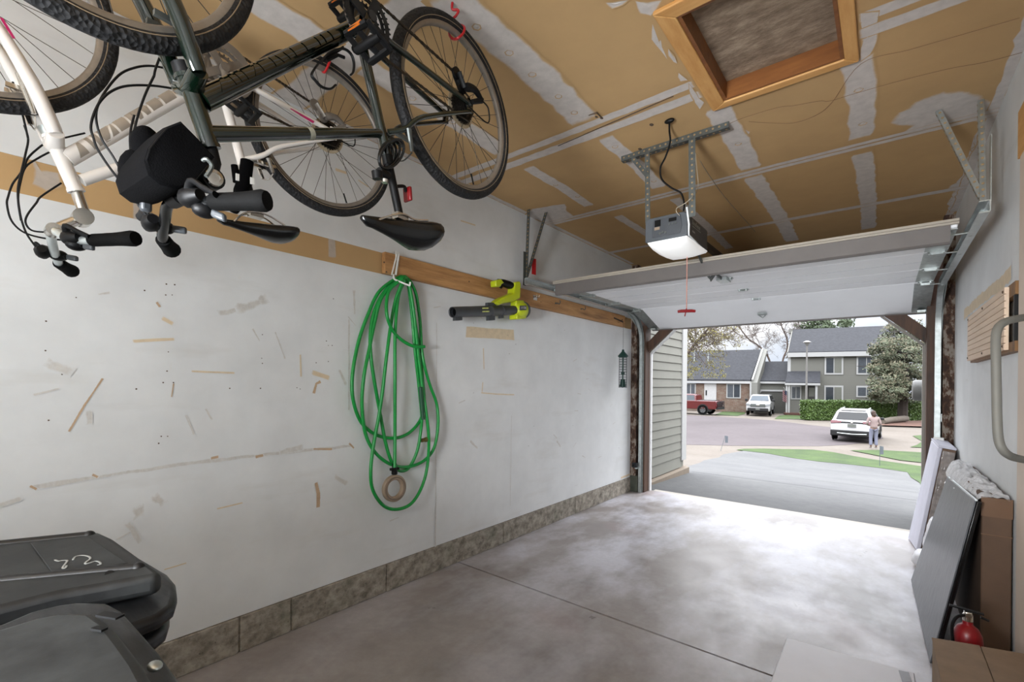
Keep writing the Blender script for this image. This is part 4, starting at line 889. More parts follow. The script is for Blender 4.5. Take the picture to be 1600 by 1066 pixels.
# cable lock coiled round the seatpost of the green bicycle
lk = thing('cable_lock', tuple(GB.px(605, 245, 0)), 'black coiled cable lock hanging on the seatpost of the green bicycle', 'bicycle lock')
mb = MB(); lc = GB.px(606,243,.02)
for k in range(5):
    e1 = (GB.f*-.55 + Vector((0,0,.8)) + GB.n*(.12*k-.25)).normalized(); e2 = (GB.f*.8 + Vector((0,0,.5)) + GB.n*(.5-.1*k)).normalized()
    mb.tube([lc + e1*((.050+.003*k)*math.cos(a)) + e2*((.030+.003*(k%3))*math.sin(a)) + GB.n*(.010*k-.02) for a in [2*math.pi*q/22 for q in range(22)]], .0048, 8, closed=True)
mb.build('coiled_cable', 'black_gloss', lk)
lb2 = MB().tube([GB.px(589,268,.03), GB.px(590,280,.03)], [.018, .016], 14).tube([GB.px(592,268,.03), GB.px(606,275,.02)], .014, 10); lb2.build('lock_body', 'black', lk); MB().lathe([(.012, 0), (.010, .01)], GB.px(601,281,.04), (0,0,-1), 12).build('key_collar', 'chrome', lk)
# dark strap bag on the white bicycle's seatpost
sb = thing('seat_bag', tuple(WB.px(380,262,0)), 'narrow black pouch strapped round the seatpost of the white bicycle', 'bag')
MB().tube(smoothpath([WB.px(386,252,.02), WB.px(384,270,.02), WB.px(381,285,.02), WB.px(374,305,.02), WB.px(364,330,.02)], 4), [.024]*8 + [.026]*4 + [.022, .02, .02, .022, .018], 12).build('pouch', 'black_cloth', sb)
MB().tube([WB.px(366,258,.01), WB.px(371,285,.01)], [.012, .016], 10).build('side_strap', 'black_cloth', sb); MB().obox(WB.px(394,283,.045), WB.n, WB.f, (0,0,1), (.004, .014, .026)).obox(WB.px(371,277,.035), WB.n, WB.f, (0,0,1), (.004, .012, .026)).build('strap_print', 'white_plastic', sb, smooth=0)
# handlebar bag of the green bicycle
bg = thing('handlebar_bag', tuple(GB.w(1.01, 0, -.70)), 'black boxy bag strapped in front of the green bicycle handlebar', 'bag')
def bagsec(n, k):
    c = Vector((1.008, -.632)); return [GB.w(c.x + (a-c.x)*k, n, c.y + (z-c.y)*k) for a, z in ((1.008,-.553),(1.035,-.578),(1.053,-.610),(1.068,-.640),(1.074,-.668),(1.066,-.695),(1.045,-.708),(1.015,-.707),(.995,-.694),(.979,-.677),(.958,-.640),(.939,-.605),(.972,-.578))]
MB().loft([bagsec(-.085, .78), bagsec(-.078, .95), bagsec(-.06, 1.0), bagsec(.0, 1.02), bagsec(.085, 1.0), bagsec(.100, .97), bagsec(.104, .9)]).build('bag_body', 'black_cloth', bg, smooth=35)
sec = bagsec(.0995, .90); MB().tube(sec[:], .0035, 6, closed=True).build('piping', 'black', bg)
MB().ball(GB.px(228, 226, -.05), (.030, .030, .042), 14, 9).ball(GB.px(214, 268, -.06), (.030, .035, .050), 14, 9).build('side_pocket', 'black_cloth', bg)
MB().tube(smoothpath([GB.px(317,251,.105), GB.px(323,249,.115), GB.px(331,260,.115), GB.px(322,276,.115)], 4), (.0045), 8).build('clip', 'galv_dark', bg)
# bell-like chrome clamp seen below the bag
MB().obox(GB.px(228,306,-.05), GB.n, GB.f, (0,0,1), (.02, .022, .075)).build('display_mount', 'tube_grey', groot, bevel=.006)
# red vinyl ceiling hooks
def chook(B, base, pts, label):
    P = [on(*base, 'z', ZC), on(*base, 'z', ZC) + Vector((0, 0, -.03))] + [B.px(*q) for q in pts]
    return tag(MB().tube(smoothpath(P, 6), .0052, 8).build('ceiling_hook', 'red'), label, 'hook')
chook(GB, (707,3), [(716,16,.0),(713,24,-.01),(707,31,-.03),(714,38,-.032),(722,40,.0),(726,44,.032),(723,53,.034),(715,60,.02),(708,61,-.012),(703,56,-.025),(702,50,-.03)], 'red hook in the ceiling holding the rear wheel of the green bicycle')
chook(WB, (508,70), [(514,82,-.03),(516,92,.03),(512,104,.033),(507,113,.01),(503,110,-.02),(502,104,-.03)], 'red hook in the ceiling holding the rear wheel of the white bicycle')
# ================================================================ WHEELED BINS
t = NT('bin_plastic'); p = t.pos(); f = t.noise(p, 6, 5, .6); g = t.noise(t.scale(p, (1, 4, 1)), 9, 4)
t.set(Base_Color=t.mix(t.mr(f, .40, .68, 0, 1), lin('#09090a'), lin('#17181a')), Roughness=t.mr(g, .3, .7, .32, .55)); t.bump(t.noise(p, 260, 3), .1, .001); MT['bin'] = t.m
t = NT('bin_lid_dusty'); p = t.pos(); f = t.noise(p, 5, 6, .65); g = t.noise(p, 60, 4)
t.set(Base_Color=t.mix(t.mr(t.math('ADD', f, t.math('MULTIPLY', g, .15)), .48, .74, 0, 1), lin('#0f1011'), lin('#2f3131')), Roughness=.55); t.bump(t.noise(p, 260, 3), .1, .001); MT['bin_dusty'] = t.m
MT['paint_marker'] = M('white_paint_pen', '#9a9b97', .7)
def zc(u, v, z): return on(u, v, 'z', z)
def bin_(label, out, rim, ztop, back):
    """out: lid outline, rim: rim outline (pixels, lid corner side first), back: y where the lid ends behind the view"""
    P = [zc(u, v, ztop) for u, v in out]; Q = [zc(u, v, ztop-.05) for u, v in rim]
    P = [Vector((P[0].x, back, ztop))] + P + [Vector((P[-1].x, back, ztop))]; Q = [Vector((Q[0].x, back, ztop-.05))] + Q + [Vector((Q[-1].x, back, ztop-.05))]
    xs = [q.x for q in Q]; yf = max(q.y for q in Q)
    r = thing('wheeled_bin', ((min(xs)+max(xs))/2, (back+yf)/2, 0), label, 'bin')
    x0, x1, y0, y1 = min(xs)+.05, max(xs)-.05, back+.06, yf-.06
    def ring(z, k, rr=.05):
        cx, cy = (x0+x1)/2, (y0+y1)/2; hx, hy = (x1-x0)/2*k, (y1-y0)/2*k; o = []
        for sx, sy, a0 in ((1, 1, 0), (-1, 1, 1), (-1, -1, 2), (1, -1, 3)):
            for q in range(4): a = (a0 + q/3)*math.pi/2; o.append((cx + sx*(hx-rr) + rr*math.cos(a), cy + sy*(hy-rr) + rr*math.sin(a), z))
        return o
    MB().loft([ring(.06, .74), ring(.10, .78), ring(ztop-.16, .96), ring(ztop-.12, 1.0), ring(ztop-.09, 1.0)]).build('bin_body', 'bin', r)
    lid = MB().prism([q - Vector((0, 0, .045)) for q in P], (0, 0, .045)).build('lid', 'bin_dusty', r, bevel=.014, seg=3)
    MB().prism([q - Vector((0, 0, .035)) for q in Q], (0, 0, .032)).build('rim', 'bin', r, bevel=.012, seg=3)
    MB().prism([(q - Vector((0, 0, .085)))*1 + (Vector(((x0+x1)/2, (y0+y1)/2, q.z)) - q)*.03 for q in Q], (0, 0, .035)).build('lower_rim', 'bin', r, bevel=.012, seg=3)
    for sx in (x0+.10, x1-.10): MB().lathe([(.02, -.03), (.10, -.03), (.12, -.02), (.12, .02), (.10, .03), (.02, .03)], (sx, y0+.03, .12), (1, 0, 0), 24).build('wheel', 'black_soft', r)
    return r, lid
b1, lid1 = bin_('black wheeled bin against the left wall, its lid marked 25', [(0,846),(80,837),(130,830.5),(157,831),(178,840),(215,866),(252,893),(247,898),(160,914),(90,926)], [(0,848),(157,834),(215,866),(262,893),(275,908),(277,926),(272,942),(250,958),(205,975)], 1.0, -.42)
for a, b in (((-60,859),(139,838)), ((-60,915),(216,889))): MB().tube([zc(*a, .995), zc(*b, .995)], [.013, .013], 10).ball(zc(*b, .995), .0145).build('lid_rib', 'bin', b1)
mb = MB().tube([zc(165,905,.985), zc(172,898,.998)], .010, 8).tube([zc(184,924,.975), zc(228,909,.975)], [.012, .010], 10)
mb.build('lid_catch', 'bin', b1)
MB().prism([zc(u, v, 1.0005) for u, v in ((47,850),(140,842),(200,882),(84,900))], (0, 0, .003)).build('lid_panel', 'bin_dusty', b1, bevel=.002)
mb = MB()   # hand-painted number
for pts in ([(86,875),(91,877),(97,876),(105,876.5),(98,887),(102,888),(104,884)], [(114,875),(118,870),(128,868),(138,869.5),(141,873),(135,878),(133,881),(140,880),(150,877),(156,879),(157,882),(152,883)]):
    mb.tube(smoothpath([zc(u, v, 1.0045) for u, v in pts], 5), [(.0008, .0022)]*((len(pts)-1)*5+1), 6, flat=(0,0,1))
mb.build('painted_number', 'paint_marker', b1)
b2, lid2 = bin_('black wheeled bin nearest the camera at the bottom left corner, lid dusty', [(0,980),(62,961),(112,953),(152,955),(175,970),(200,1000),(225,1032),(245,1066),(275,1115),(300,1180)], [(0,971),(50,950),(95,940),(125,936),(170,937),(190,947),(212,970),(250,1012),(290,1066),(330,1125),(360,1190)], 1.09, -.46)
MB().obox(zc(172,962,1.093), (1,.5,0), (-.5,1,0), (0,0,1), (.035, .012, .003)).obox(zc(155,983,1.093), (1,.5,0), (-.5,1,0), (0,0,1), (.018, .008, .003)).build('lid_notch', 'black', b2, smooth=0)
MB().ball(zc(242,1041,1.06), (.012, .008, .005)).build('hinge_pin', 'galv', b2)

# ================================================================ THINGS ALONG THE RIGHT WALL
t = NT('brushed_grey_tabletop'); p = t.pos(); f = t.noise(t.scale(p, (60, 60, 3)), 1., 5, .6)
t.set(Base_Color=t.ramp(f, [(.3, lin('#47494e')), (.7, lin('#6a6d73'))]), Roughness=.38); MT['brushed'] = t.m
MT['carton'] = M('brown_carton', '#5c4635', .75, 0, .12, 9); MT['carton_top'] = M('brown_carton_top', '#86705a', .75, 0, .12, 12); MT['tape'] = M('carton_tape', '#6b4f39', .35, 0, .05)
def slab(bf, bn, tn, tf, thick, toward):
    bf, bn, tn, tf = [Vector(q) for q in (bf, bn, tn, tf)]; n = (bn-bf).cross(tf-bf).normalized()
    if n.dot(Vector(toward)) < 0: n = -n
    return [bf, bn, tn, tf], n*thick
tp = thing('folding_table', (2.85, 3.8, 0), 'dark grey folded table with black edges leaning against the right wall', 'table')
c4, th = slab((2.752, 4.43, .012), (2.782, 3.163, .012), (2.935, 3.13, .872), (2.935, 4.40, .792), .026, (1, 0, 0))
MB().prism(c4, th*.25).build('table_top', 'brushed', tp, bevel=.006)
MB().prism([q + th*.25 for q in c4], th*.75).build('table_edge', 'black_gloss', tp, bevel=.005)
MB().tube([c4[3] + th*.2 + Vector((0,0,.004)), c4[2] + th*.2 + Vector((0,0,.004))], .005, 8).build('top_trim', 'galv_bright', tp)
ct = thing('wrapped_carton', (3.015, 3.8, 0), 'tall brown carton standing on edge between the dark table and the right wall', 'box')
MB().box((2.966, 3.2, 0), (3.070, 4.40, .88)).build('carton_body', 'carton', ct, bevel=.006)
MB().box((2.9645, 3.1985, .79), (3.0715, 3.202, .883)).build('carton_tape', 'tape', ct, smooth=0); MB().box((2.9645, 3.1985, .70), (3.0715, 3.2, .705)).build('carton_tape', 'tape', ct, smooth=0)
MT['wrap'] = None
t = NT('clear_plastic_wrap'); p = t.pos(); f = t.noise(t.scale(p, (1.6, 1, 1)), 38, 6, .7)
t.set(Base_Color=(.9, .9, .92), Roughness=.15, Alpha=t.mr(f, .35, .65, .75, 1.)); t.bump(f, .7, .02); MT['wrap'] = t.m
def crumple(x0, x1, y0, y1, z, nx_, ny_, amp, drape):
    def fn(i, j):
        x = x0 + (x1-x0)*i; y = y0 + (y1-y0)*j
        q = Vector((x*14, y*5, 3.1)); h = abs(noise.noise(q))*amp + noise.noise(q*2.7)*amp*.5
        zz = z + h
        if i < drape: k = (drape-i)/drape; zz -= k*k*.09; x -= .01*k
        return (x + noise.noise(q*1.7)*amp*.4, y, zz)
    return MB().grid(fn, nx_, ny_)
crumple(2.945, 3.060, 3.19, 4.52, .884, 26, 90, .030, .3).build('plastic_wrap', 'wrap', ct, smooth=180)
wb = thing('plastic_bag', (2.93, 4.9, 0), 'crumpled white plastic bag on the floor behind the dark table', 'bag')
def blobm(c, r, seed):
    mb = MB().ball(c, r, 26, 16); rv = []
    for v in mb.v:
        d = Vector(v) - Vector(c); k = 1 + .22*noise.noise(d*11 + Vector((seed, 0, 0))) + .10*noise.noise(d*30); rv.append(tuple(Vector(c) + d*k))
    mb.v = [(x, y, max(z, .002)) for x, y, z in rv]; return mb
MT['bag_white'] = M('white_bag', '#e6e6ea', .35, 0, .05, 20, .5, 60)
blobm((2.90, 4.78, .20), (.065, .12, .20), 1).build('bag_bulk', 'bag_white', wb, smooth=180); blobm((2.84, 4.86, .06), (.07, .12, .07), 5).build('bag_fold', 'bag_white', wb, smooth=180)
MT['foam'] = M('lavender_white_foam', '#cfcfdb', .6, 0, .05, 10); MT['brown_wrap'] = M('brown_wrapped_carton', '#6b5442', .3, 0, .25, 7, .3, 30)
fp = thing('foam_faced_flat_pack', (2.85, 5.4, 0), 'plastic-wrapped brown flat pack with a pale foam face leaning near the right door jamb', 'flat pack')
c4, th = slab((2.772, 5.66, .006), (2.815, 5.28, .006), (2.948, 5.28, .905), (2.925, 5.66, .93), .012, (-1, 0, 0))
n_ = -th.normalized()
MB().prism(c4, n_*.028).build('foam_face', 'foam', fp, bevel=.006)
MB().prism([q + n_*.029 + Vector((0, .004, 0)) for q in c4], n_*.085).build('flat_pack_body', 'brown_wrap', fp, bevel=.006)
MB().prism([c4[3] + Vector((0,0,.001)), c4[2] + Vector((0,0,.001)), c4[2] + n_*.115 + Vector((0,0,.001)), c4[3] + n_*.115 + Vector((0,0,.001))], (0, 0, .02)).build('foam_cap', 'foam', fp, bevel=.004)
q = lambda i, k, w: c4[1] + (c4[2]-c4[1])*k + n_*w + Vector((0, -.003, 0))
MB().bar(q(0, .08, .03), q(0, .22, .11), .004, .012, (0,1,0)).bar(q(0, .18, .03), q(0, .26, .10), .004, .010, (0,1,0)).build('packing_strap', 'foam', fp, smooth=0)
MB().grid(lambda i, j: q(0, .05+.93*j, .032+.078*i) + Vector((noise.noise(Vector((i*4, j*9, 0)))*.004, -.006 - abs(noise.noise(Vector((i*6, j*14, 2))))*.012, 0)), 14, 60).build('plastic_wrap', M('glossy_film', '#8d8580', .15, 0, .3, 20, .6, 40), fp, smooth=180)
# fire extinguisher
fx = thing('fire_extinguisher', (2.877, 2.76, 0), 'small red fire extinguisher standing behind the brown box in the right corner', 'fire extinguisher')
MB().lathe([(.044, 0), (.049, .006), (.049, .33), (.046, .365), (.034, .392), (.018, .405), (.016, .42)], (2.877, 2.76, 0), (0,0,1), 28).build('cylinder', 'red_deep', fx)
MB().lathe([(.017, 0), (.017, .03), (.012, .035)], (2.877, 2.76, .418), (0,0,1), 14).box((2.865, 2.74, .44), (2.889, 2.78, .462)).build('valve', 'chrome', fx, bevel=.003)
MB().bar((2.925, 2.76, .462), (2.82, 2.76, .470), .018, .006).bar((2.915, 2.76, .448), (2.94, 2.76, .440), .014, .006).build('squeeze_lever', 'black', fx, smooth=0)
MB().tube(smoothpath([(2.865, 2.745, .445), (2.84, 2.72, .44), (2.825, 2.715, .40), (2.828, 2.715, .33)], 5), .006, 8).build('hose_nozzle', 'black', fx)
# low brown box
bx = thing('cardboard_box', (2.90, 2.33, 0), 'brown cardboard box on the floor in the bottom right corner of the garage', 'box')
MB().prism([(2.757, 2.06, 0), (3.04, 2.10, 0), (3.035, 2.62, 0), (2.752, 2.535, 0)], (0, 0, .392)).build('box_body', 'carton_top', bx, bevel=.004)
MB().prism([(2.755, 2.058, .392), (2.895, 2.075, .394), (2.892, 2.578, .396), (2.750, 2.537, .394)], (0, 0, .004)).build('box_flap', 'carton_top', bx, smooth=0)
MB().prism([(2.899, 2.075, .392), (3.043, 2.10, .392), (3.038, 2.622, .394), (2.896, 2.578, .394)], (0, 0, .004)).build('box_flap', 'carton_top', bx, smooth=0)
# flat white pack on the floor
MT['white_pack'] = M('white_flat_pack', '#dcdce2', .5, 0, .03, 6)
wp = thing('flat_white_box', (2.46, 2.48, 0), 'flat white box lying on the floor at the bottom of the picture', 'box')
MB().prism([(2.195, 2.05, 0), (2.735, 2.05, 0), (2.715, 2.930, 0), (2.190, 2.885, 0)], (0, 0, .05)).build('box_body', 'white_pack', wp, bevel=.006)
MB().prism([zc(1404,1048,.051), zc(1420,1051,.051), zc(1425,1066,.051), zc(1410,1066,.051)], (0, 0, .0015)).build('grey_tab', M('grey_tab', '#9a9ca3', .5), wp, smooth=0)
# slatted panel on the right wall
sp_ = thing('slatted_panel', (3.05, 3.78, 1.59), 'small pale slatted wooden panel mounted on the right wall', 'panel')
ya, yb, za_, zb_ = 3.16, 4.41, 1.595, 1.895
mb = MB(); ns = 9
for k in range(ns): h_ = (zb_-za_)/ns; mb.box((3.030, ya, za_ + h_*k + .0018), (3.044, yb, za_ + h_*(k+1) - .0018))
mb.box((3.036, ya+.002, za_+.002), (3.046, yb-.002, zb_-.002)); mb.build('slat_board', 'slat', sp_, smooth=0)
MB().box((3.046, ya-.13, zb_-.055), (XR, yb, zb_+.005)).build('batten', 'slat_end', sp_, smooth=0); MB().box((3.046, ya-.13, za_-.012), (XR, yb, za_+.035)).build('batten', 'slat_end', sp_, smooth=0)
MB().box((3.0465, ya-.11, za_+.035), (XR-.001, ya-.09, zb_-.055)).build('backing', 'black', sp_, smooth=0)  # black plate standing in for the shade of the hollow behind the slats
for y in (ya+.03, (ya+yb)/2, yb-.03):
    for z in (za_+.02, zb_-.02): MB().lathe([(.008, 0), (.005, .004)], (3.030, y, z), (-1, 0, 0), 10).build('screw', 'hole', sp_)
# grey D-shaped handle on the right wall
hd = thing('grab_handle', (2.95, 2.2, 1.22), 'thick grey rounded grab handle sticking out of the right wall beside the door casing', 'handle')
MT['handle_grey'] = M('grey_handle_metal', '#75736c', .6, .1, .06)
p_ = [on(1618,494,'x',3.03), on(1590,498,'x',2.94), on(1571,503,'x',2.90), on(1560,512,'x',2.88), on(1556,528,'x',2.872), on(1556,560,'x',2.87), on(1557,610,'x',2.87), on(1558,655,'x',2.87), on(1560,685,'x',2.872), on(1566,702,'x',2.88), on(1577,712,'x',2.90), on(1592,717,'x',2.94), on(1618,722,'x',3.03)]
p_ = [Vector((XR, p_[0].y-.05, p_[0].z))] + p_ + [Vector((XR, p_[-1].y-.05, p_[-1].z))]
MB().tube(smoothpath(p_, 5), .0122, 14).build('bar', 'handle_grey', hd); 
mb = MB()
for e in (p_[0], p_[-1]): mb.lathe([(.035, 0), (.035, .006), (.018, .012)], (XR, e.y, e.z), (-1, 0, 0), 18)
mb.build('mounting_flange', 'handle_grey', hd)
OUTK = .25      # outdoor colours darkened far below their own to offset the boosted sky
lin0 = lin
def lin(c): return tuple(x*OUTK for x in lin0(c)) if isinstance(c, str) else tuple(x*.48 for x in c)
# ================================================================ OUTSIDE
GP = [(5.9, -.015), (8.2, -.10), (14, -.87), (19, -1.40), (24, -1.5), (140, -1.5)]
def gz(y):
    if y <= GP[0][0]: return GP[0][1]
    for (a, za), (b, zb) in zip(GP, GP[1:]):
        if y <= b: return za + (zb-za)*(y-a)/(b-a)
    return GP[-1][1]
def gh(u, v):
    d = ray(u, v); t_ = 4.0
    while t_ < 160:
        P = Vector([CAM[k] + t_*d[k] for k in range(3)])
        if P.z <= gz(P.y): return P
        t_ *= 1.0015
    return P
def ground(name, pts, dz, mat, structure=True, thick=0):
    bm = bmesh.new(); f = bm.faces.new([bm.verts.new((p[0], p[1], 0)) for p in pts])
    for y, _ in GP[1:-1]:
        bmesh.ops.bisect_plane(bm, geom=bm.verts[:]+bm.edges[:]+bm.faces[:], plane_co=(0, y, 0), plane_no=(0, 1, 0))
    bmesh.ops.triangulate(bm, faces=bm.faces[:])
    bm.verts.index_update()
    mb = MB(); mb.add([(v.co.x, v.co.y, gz(v.co.y) + dz) for v in bm.verts], [tuple(v.index for v in f.verts) for f in bm.faces]); bm.free()
    o = mb.build(name, mat, smooth=0)
    if structure: o['kind'] = 'structure'
    return o
def outmat(name, a, b, s1, s2, rough=.9, bump=.2):
    t = NT(name); p = t.pos(); f = t.math('ADD', t.math('MULTIPLY', t.noise(p, s1, 5), .6), t.math('MULTIPLY', t.noise(p, s2, 4), .4))
    t.set(Base_Color=t.ramp(f, [(.36, lin(a)), (.62, lin(b))]), Roughness=rough)
    if bump: t.bump(t.noise(p, s2*3, 3), bump, .02)
    return t.m
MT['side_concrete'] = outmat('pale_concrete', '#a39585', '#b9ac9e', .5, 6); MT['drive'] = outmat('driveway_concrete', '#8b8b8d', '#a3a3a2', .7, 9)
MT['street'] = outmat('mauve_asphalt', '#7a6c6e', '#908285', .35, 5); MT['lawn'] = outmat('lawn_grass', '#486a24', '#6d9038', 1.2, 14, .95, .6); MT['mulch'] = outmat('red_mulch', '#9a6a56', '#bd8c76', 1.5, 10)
ground('ground', [(-70, 6.06), (60, 6.06), (60, 139), (-110, 139)], -.05, 'side_concrete')
GG = lambda *q: [gh(u, v) for u, v in q]
dr = [(-.3, 6.07), (2.9, 6.07), (3.3, 9.0)] + [tuple(gh(u, v).xy) for u, v in ((1443,757),(1418,737),(1372,730),(1329,725),(1280,720.5),(1239,715),(1200,708),(1165,703),(1130,709),(1100,718),(1074,727))] + [(-.3, 7.9)]
ground('driveway', dr, -.03, 'drive')
mb = MB()      # tooled joints across the drive
for y in (8.6, 11.3):
    n = 12
    mb.add([(.0+(x/n)*3.4 - (y-6)*.05, y + s*.012, gz(y+s*.012) - .027) for s in (-1, 1) for x in range(n+1)], [(x, x+1, n+2+x, n+1+x) for x in range(n)])
mb.build('trim_12', 'joint', smooth=0)['kind'] = 'structure'
ground('street', GG((1040,693),(1195,695.6),(1280,696),(1322,694),(1359,690),(1380,684),(1374,672),(1300,667),(1270,664),(1207,656.3),(1157,652.7),(1126,650.8),(1040,646.5)), -.04, 'street')
def lawn(name, px, label):
    g_ = ground(name, GG(*px), -.022, 'lawn', False); return tag(g_, label, 'grass', kind='stuff')
lawn('lawn', ((1150,702.3),(1162,700.6),(1195,700.4),(1270,702),(1301,705.7),(1364,717),(1446,728.5),(1470,735),(1470,775),(1446,764),(1436,752),(1418,737),(1372,730),(1329,725),(1280,720.5),(1239,715),(1200,708)), 'long green lawn strip along the far edge of the driveway')
lawn('lawn', ((1328,702.8),(1373,702.6),(1446,706.5),(1480,709),(1480,728),(1446,722.6),(1407,718.4),(1359,708.8)), 'narrow green lawn strip beyond the sidewalk, right of the driveway')
lawn('lawn', ((1426,680.5),(1446,679),(1490,679),(1490,700),(1446,699),(1422,698),(1433,694.5),(1441,689)), 'small green lawn patch at the right door jamb, behind the person')
lawn('lawn', ((1116,648),(1152.5,649.6),(1164,646.4),(1164,643.4),(1130,642.8)), 'small green lawn between the red and the white pickup truck')
lawn('lawn', ((1210,654.2),(1217.5,649),(1232,648.2),(1257,649.6),(1259,655)), 'small green lawn at the foot of the street lamp')
ground('garden_bed', GG((1376,665.8),(1446,668),(1500,669),(1500,658),(1446,658),(1377,660)), .06, 'mulch')
# own house: siding return left of the drive
def lapmat(name, c, pitch):
    t = NT(name); p = t.pos(); z = t.n('ShaderNodeSeparateXYZ', i_0=p).outputs[2]; f = t.math('FRACT', t.math('MULTIPLY', z, 1/pitch)); b = lin(c)
    t.set(Base_Color=t.mix(t.mr(f, .0, .10, 1, 0), b, tuple(x*.48 for x in b)), Roughness=.7); return t.m
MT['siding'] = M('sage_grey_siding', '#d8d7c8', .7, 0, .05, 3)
mb = MB(); zz = .0
while zz < 3.0:
    h_ = .132 if zz > .05 else .18
    mb.prism([(-.102, YF+.02, zz), (-.100, YF+.02, zz), (-.116, YF+.02, zz+h_+.01), (-.130, YF+.02, zz+h_+.01), (-.130, YF+.02, zz)], (0, 1.99, 0)); zz += h_
mb.box((-.5, YF+.01, -.3), (-.128, 8.12, 3.0)); struct(mb, 'wall_siding', 'siding', smooth=0)
MT['trim_white'] = M('white_exterior_trim', (.75, .75, .73), .6, 0, .03)
struct(MB().box((-.2, 7.93, .11), (-.085, 8.15, 3.0)), 'trim_13', 'trim_white', smooth=0, bevel=.004)
struct(MB().prism([(-.3, 6.0, -.4), (-.045, 6.0, -.4), (-.045, 6.0, -.03), (-.13, 6.0, -.01), (-.3, 6.0, -.01)], (0, 2.2, 0)), 'trim_14', M('foundation_ledge', '#d8c3ab', .85, 0, .1), smooth=0, bevel=.008)
struct(MB().box((3.02, YF+.02, -.8), (3.3, 7.2, 3.0)), 'wall_siding_right', 'siding', smooth=0)
# wall light on the right return
wlm = thing('wall_light', (2.93, 7.05, 1.37), 'grey-white cylindrical outdoor light on a pale mounting board beyond the right door jamb', 'wall light')
MB().box((2.955, 6.99, 1.02), (3.02, 7.12, 1.93)).build('mounting_board', M('pale_grey_board', '#b5b6b0', .6), wlm, bevel=.004)
LC = on(1433, 610, 'y', 7.02)
MB().lathe([(.06, -.14), (.112, -.13), (.118, -.11), (.118, .05), (.105, .07), (.07, .075)], (LC.x+.03, 7.02, LC.z), (-1, 0, 0), 28).build('lamp_body', M('lamp_grey', '#c2c2be', .5), wlm)
# ---------------------------------------------------------------- houses
ah = R(9.6); HV = Vector((-math.sin(ah), math.cos(ah), 0)); HU = Vector((math.cos(ah), math.sin(ah), 0)); UPV = Vector((0, 0, 1))
HP0 = at(1260, 640, 46.)
def hp(u, v, off=0.): return onplane(u, v, HP0 + HV*off, HV)
MT['house_grey'] = lapmat('grey_house_siding', '#b9b8ad', .17); MT['house_light'] = lapmat('light_grey_siding', '#c9c8be', .17)
t = NT('shingles'); p = t.pos(); f = t.noise(p, 4, 5, .7); z = t.n('ShaderNodeSeparateXYZ', i_0=p).outputs[2]; g = t.math('FRACT', t.math('MULTIPLY', z, 7.))
t.set(Base_Color=t.mix(t.mr(g, 0, .15, .4, 0), t.ramp(f, [(.35, lin('#43454d')), (.65, lin('#5c5e66'))]), lin('#3c3e44')), Roughness=.9); MT['shingle'] = t.m
t = NT('mixed_brick'); p = t.n('ShaderNodeMapping', i_Vector=t.pos(), i_Rotation=(R(90), 0, -ah)).outputs[0]
bk = t.n('ShaderNodeTexBrick', i_Vector=p, i_Color1=(*lin('#c89a80'), 1), i_Color2=(*lin('#d8bca4'), 1), i_Mortar=(*lin('#d0c6bc'), 1), i_Scale=1., i_Mortar_Size=.02, i_Brick_Width=.36, i_Row_Height=.14)
t.set(Base_Color=t.mix(t.mr(t.noise(t.pos(), 2.5, 4), .4, .62, 0, .5), bk.outputs['Color'], lin('#a97f66')), Roughness=.9); MT['brick'] = t.m
MT['pane_dark'] = M('dark_window_glass', '#56606b', .12, 0, .2, 2); MT['pane_blind'] = M('blind_behind_glass', '#b9bbae', .3, 0, .05); MT['curtain'] = M('grey_curtain_glass', '#868d96', .25, 0, .15, 5)
MT['white_frame'] = M('white_window_frame', (.66, .66, .65), .5, 0, .02)
def face(u0, v0, u1, v1, off, th, name, mat, par, **k):
    """upright slab on the facade between two opposite pixels of its front face"""
    a = hp(u0, v0, off); b = hp(u1, v1, off); w_ = (b-a).dot(HU); zt, zb_ = a.z, b.z
    A = a; mb = MB().prism([Vector((A.x, A.y, zb_)), Vector((A.x, A.y, zb_)) + HU*w_, Vector((A.x, A.y, zt)) + HU*w_, Vector((A.x, A.y, zt))], HV*th)
    return mb.build(name, mat, par, smooth=0, **k)
def win(u0, v0, u1, v1, off, par, left='pane_dark', right='pane_blind', fr=2.6, split=.5):
    w_ = face(u0, v0, u1, v1, off-.06, .10, 'window', 'white_frame', par); m = u0 + (u1-u0)*split
    face(u0+fr, v0+fr, m-.8, v1-fr, off-.075, .03, 'pane', left, w_); face(m+.8, v0+fr, u1-fr, v1-fr, off-.075, .03, 'pane', right, w_); return w_
def roof(u0, v0, u1, v1, vr, ur0, ur1, off, depth, name, par, th=.12, over=.35):
    """single slope from the eave line (pixels, at off-over) up to the ridge (pixels, off+depth), back slope mirrored"""
    a, b = hp(u0, v0, off-over), hp(u1, v1, off-over); r0, r1 = hp(ur0, vr[0], off+depth), hp(ur1, vr[1], off+depth); zr = (r0.z + r1.z)/2; r0.z = r1.z = zr; ze = (a.z+b.z)/2; a.z = b.z = ze
    c0, c1 = r0 + HV*(depth+over), r1 + HV*(depth+over); c0.z = c1.z = ze
    mb = MB(); mb.prism([a, b, r1, r0], (0, 0, th)); mb.prism([r0, r1, c1, c0], (0, 0, th))
    return mb.build(name, 'shingle', par, smooth=0), a, b, r0, r1
def bodybox(u0, u1, vt, off, depth, name, mat, par, zb_=-1.52):
    a = hp(u0, vt, off); b = hp(u1, vt, off); w_ = (b-a).dot(HU); A = Vector((a.x, a.y, zb_)); T = a.z - zb_
    return MB().prism([A, A+HU*w_, A+HU*w_+HV*depth, A+HV*depth], (0, 0, T)).build(name, mat, par, smooth=0)
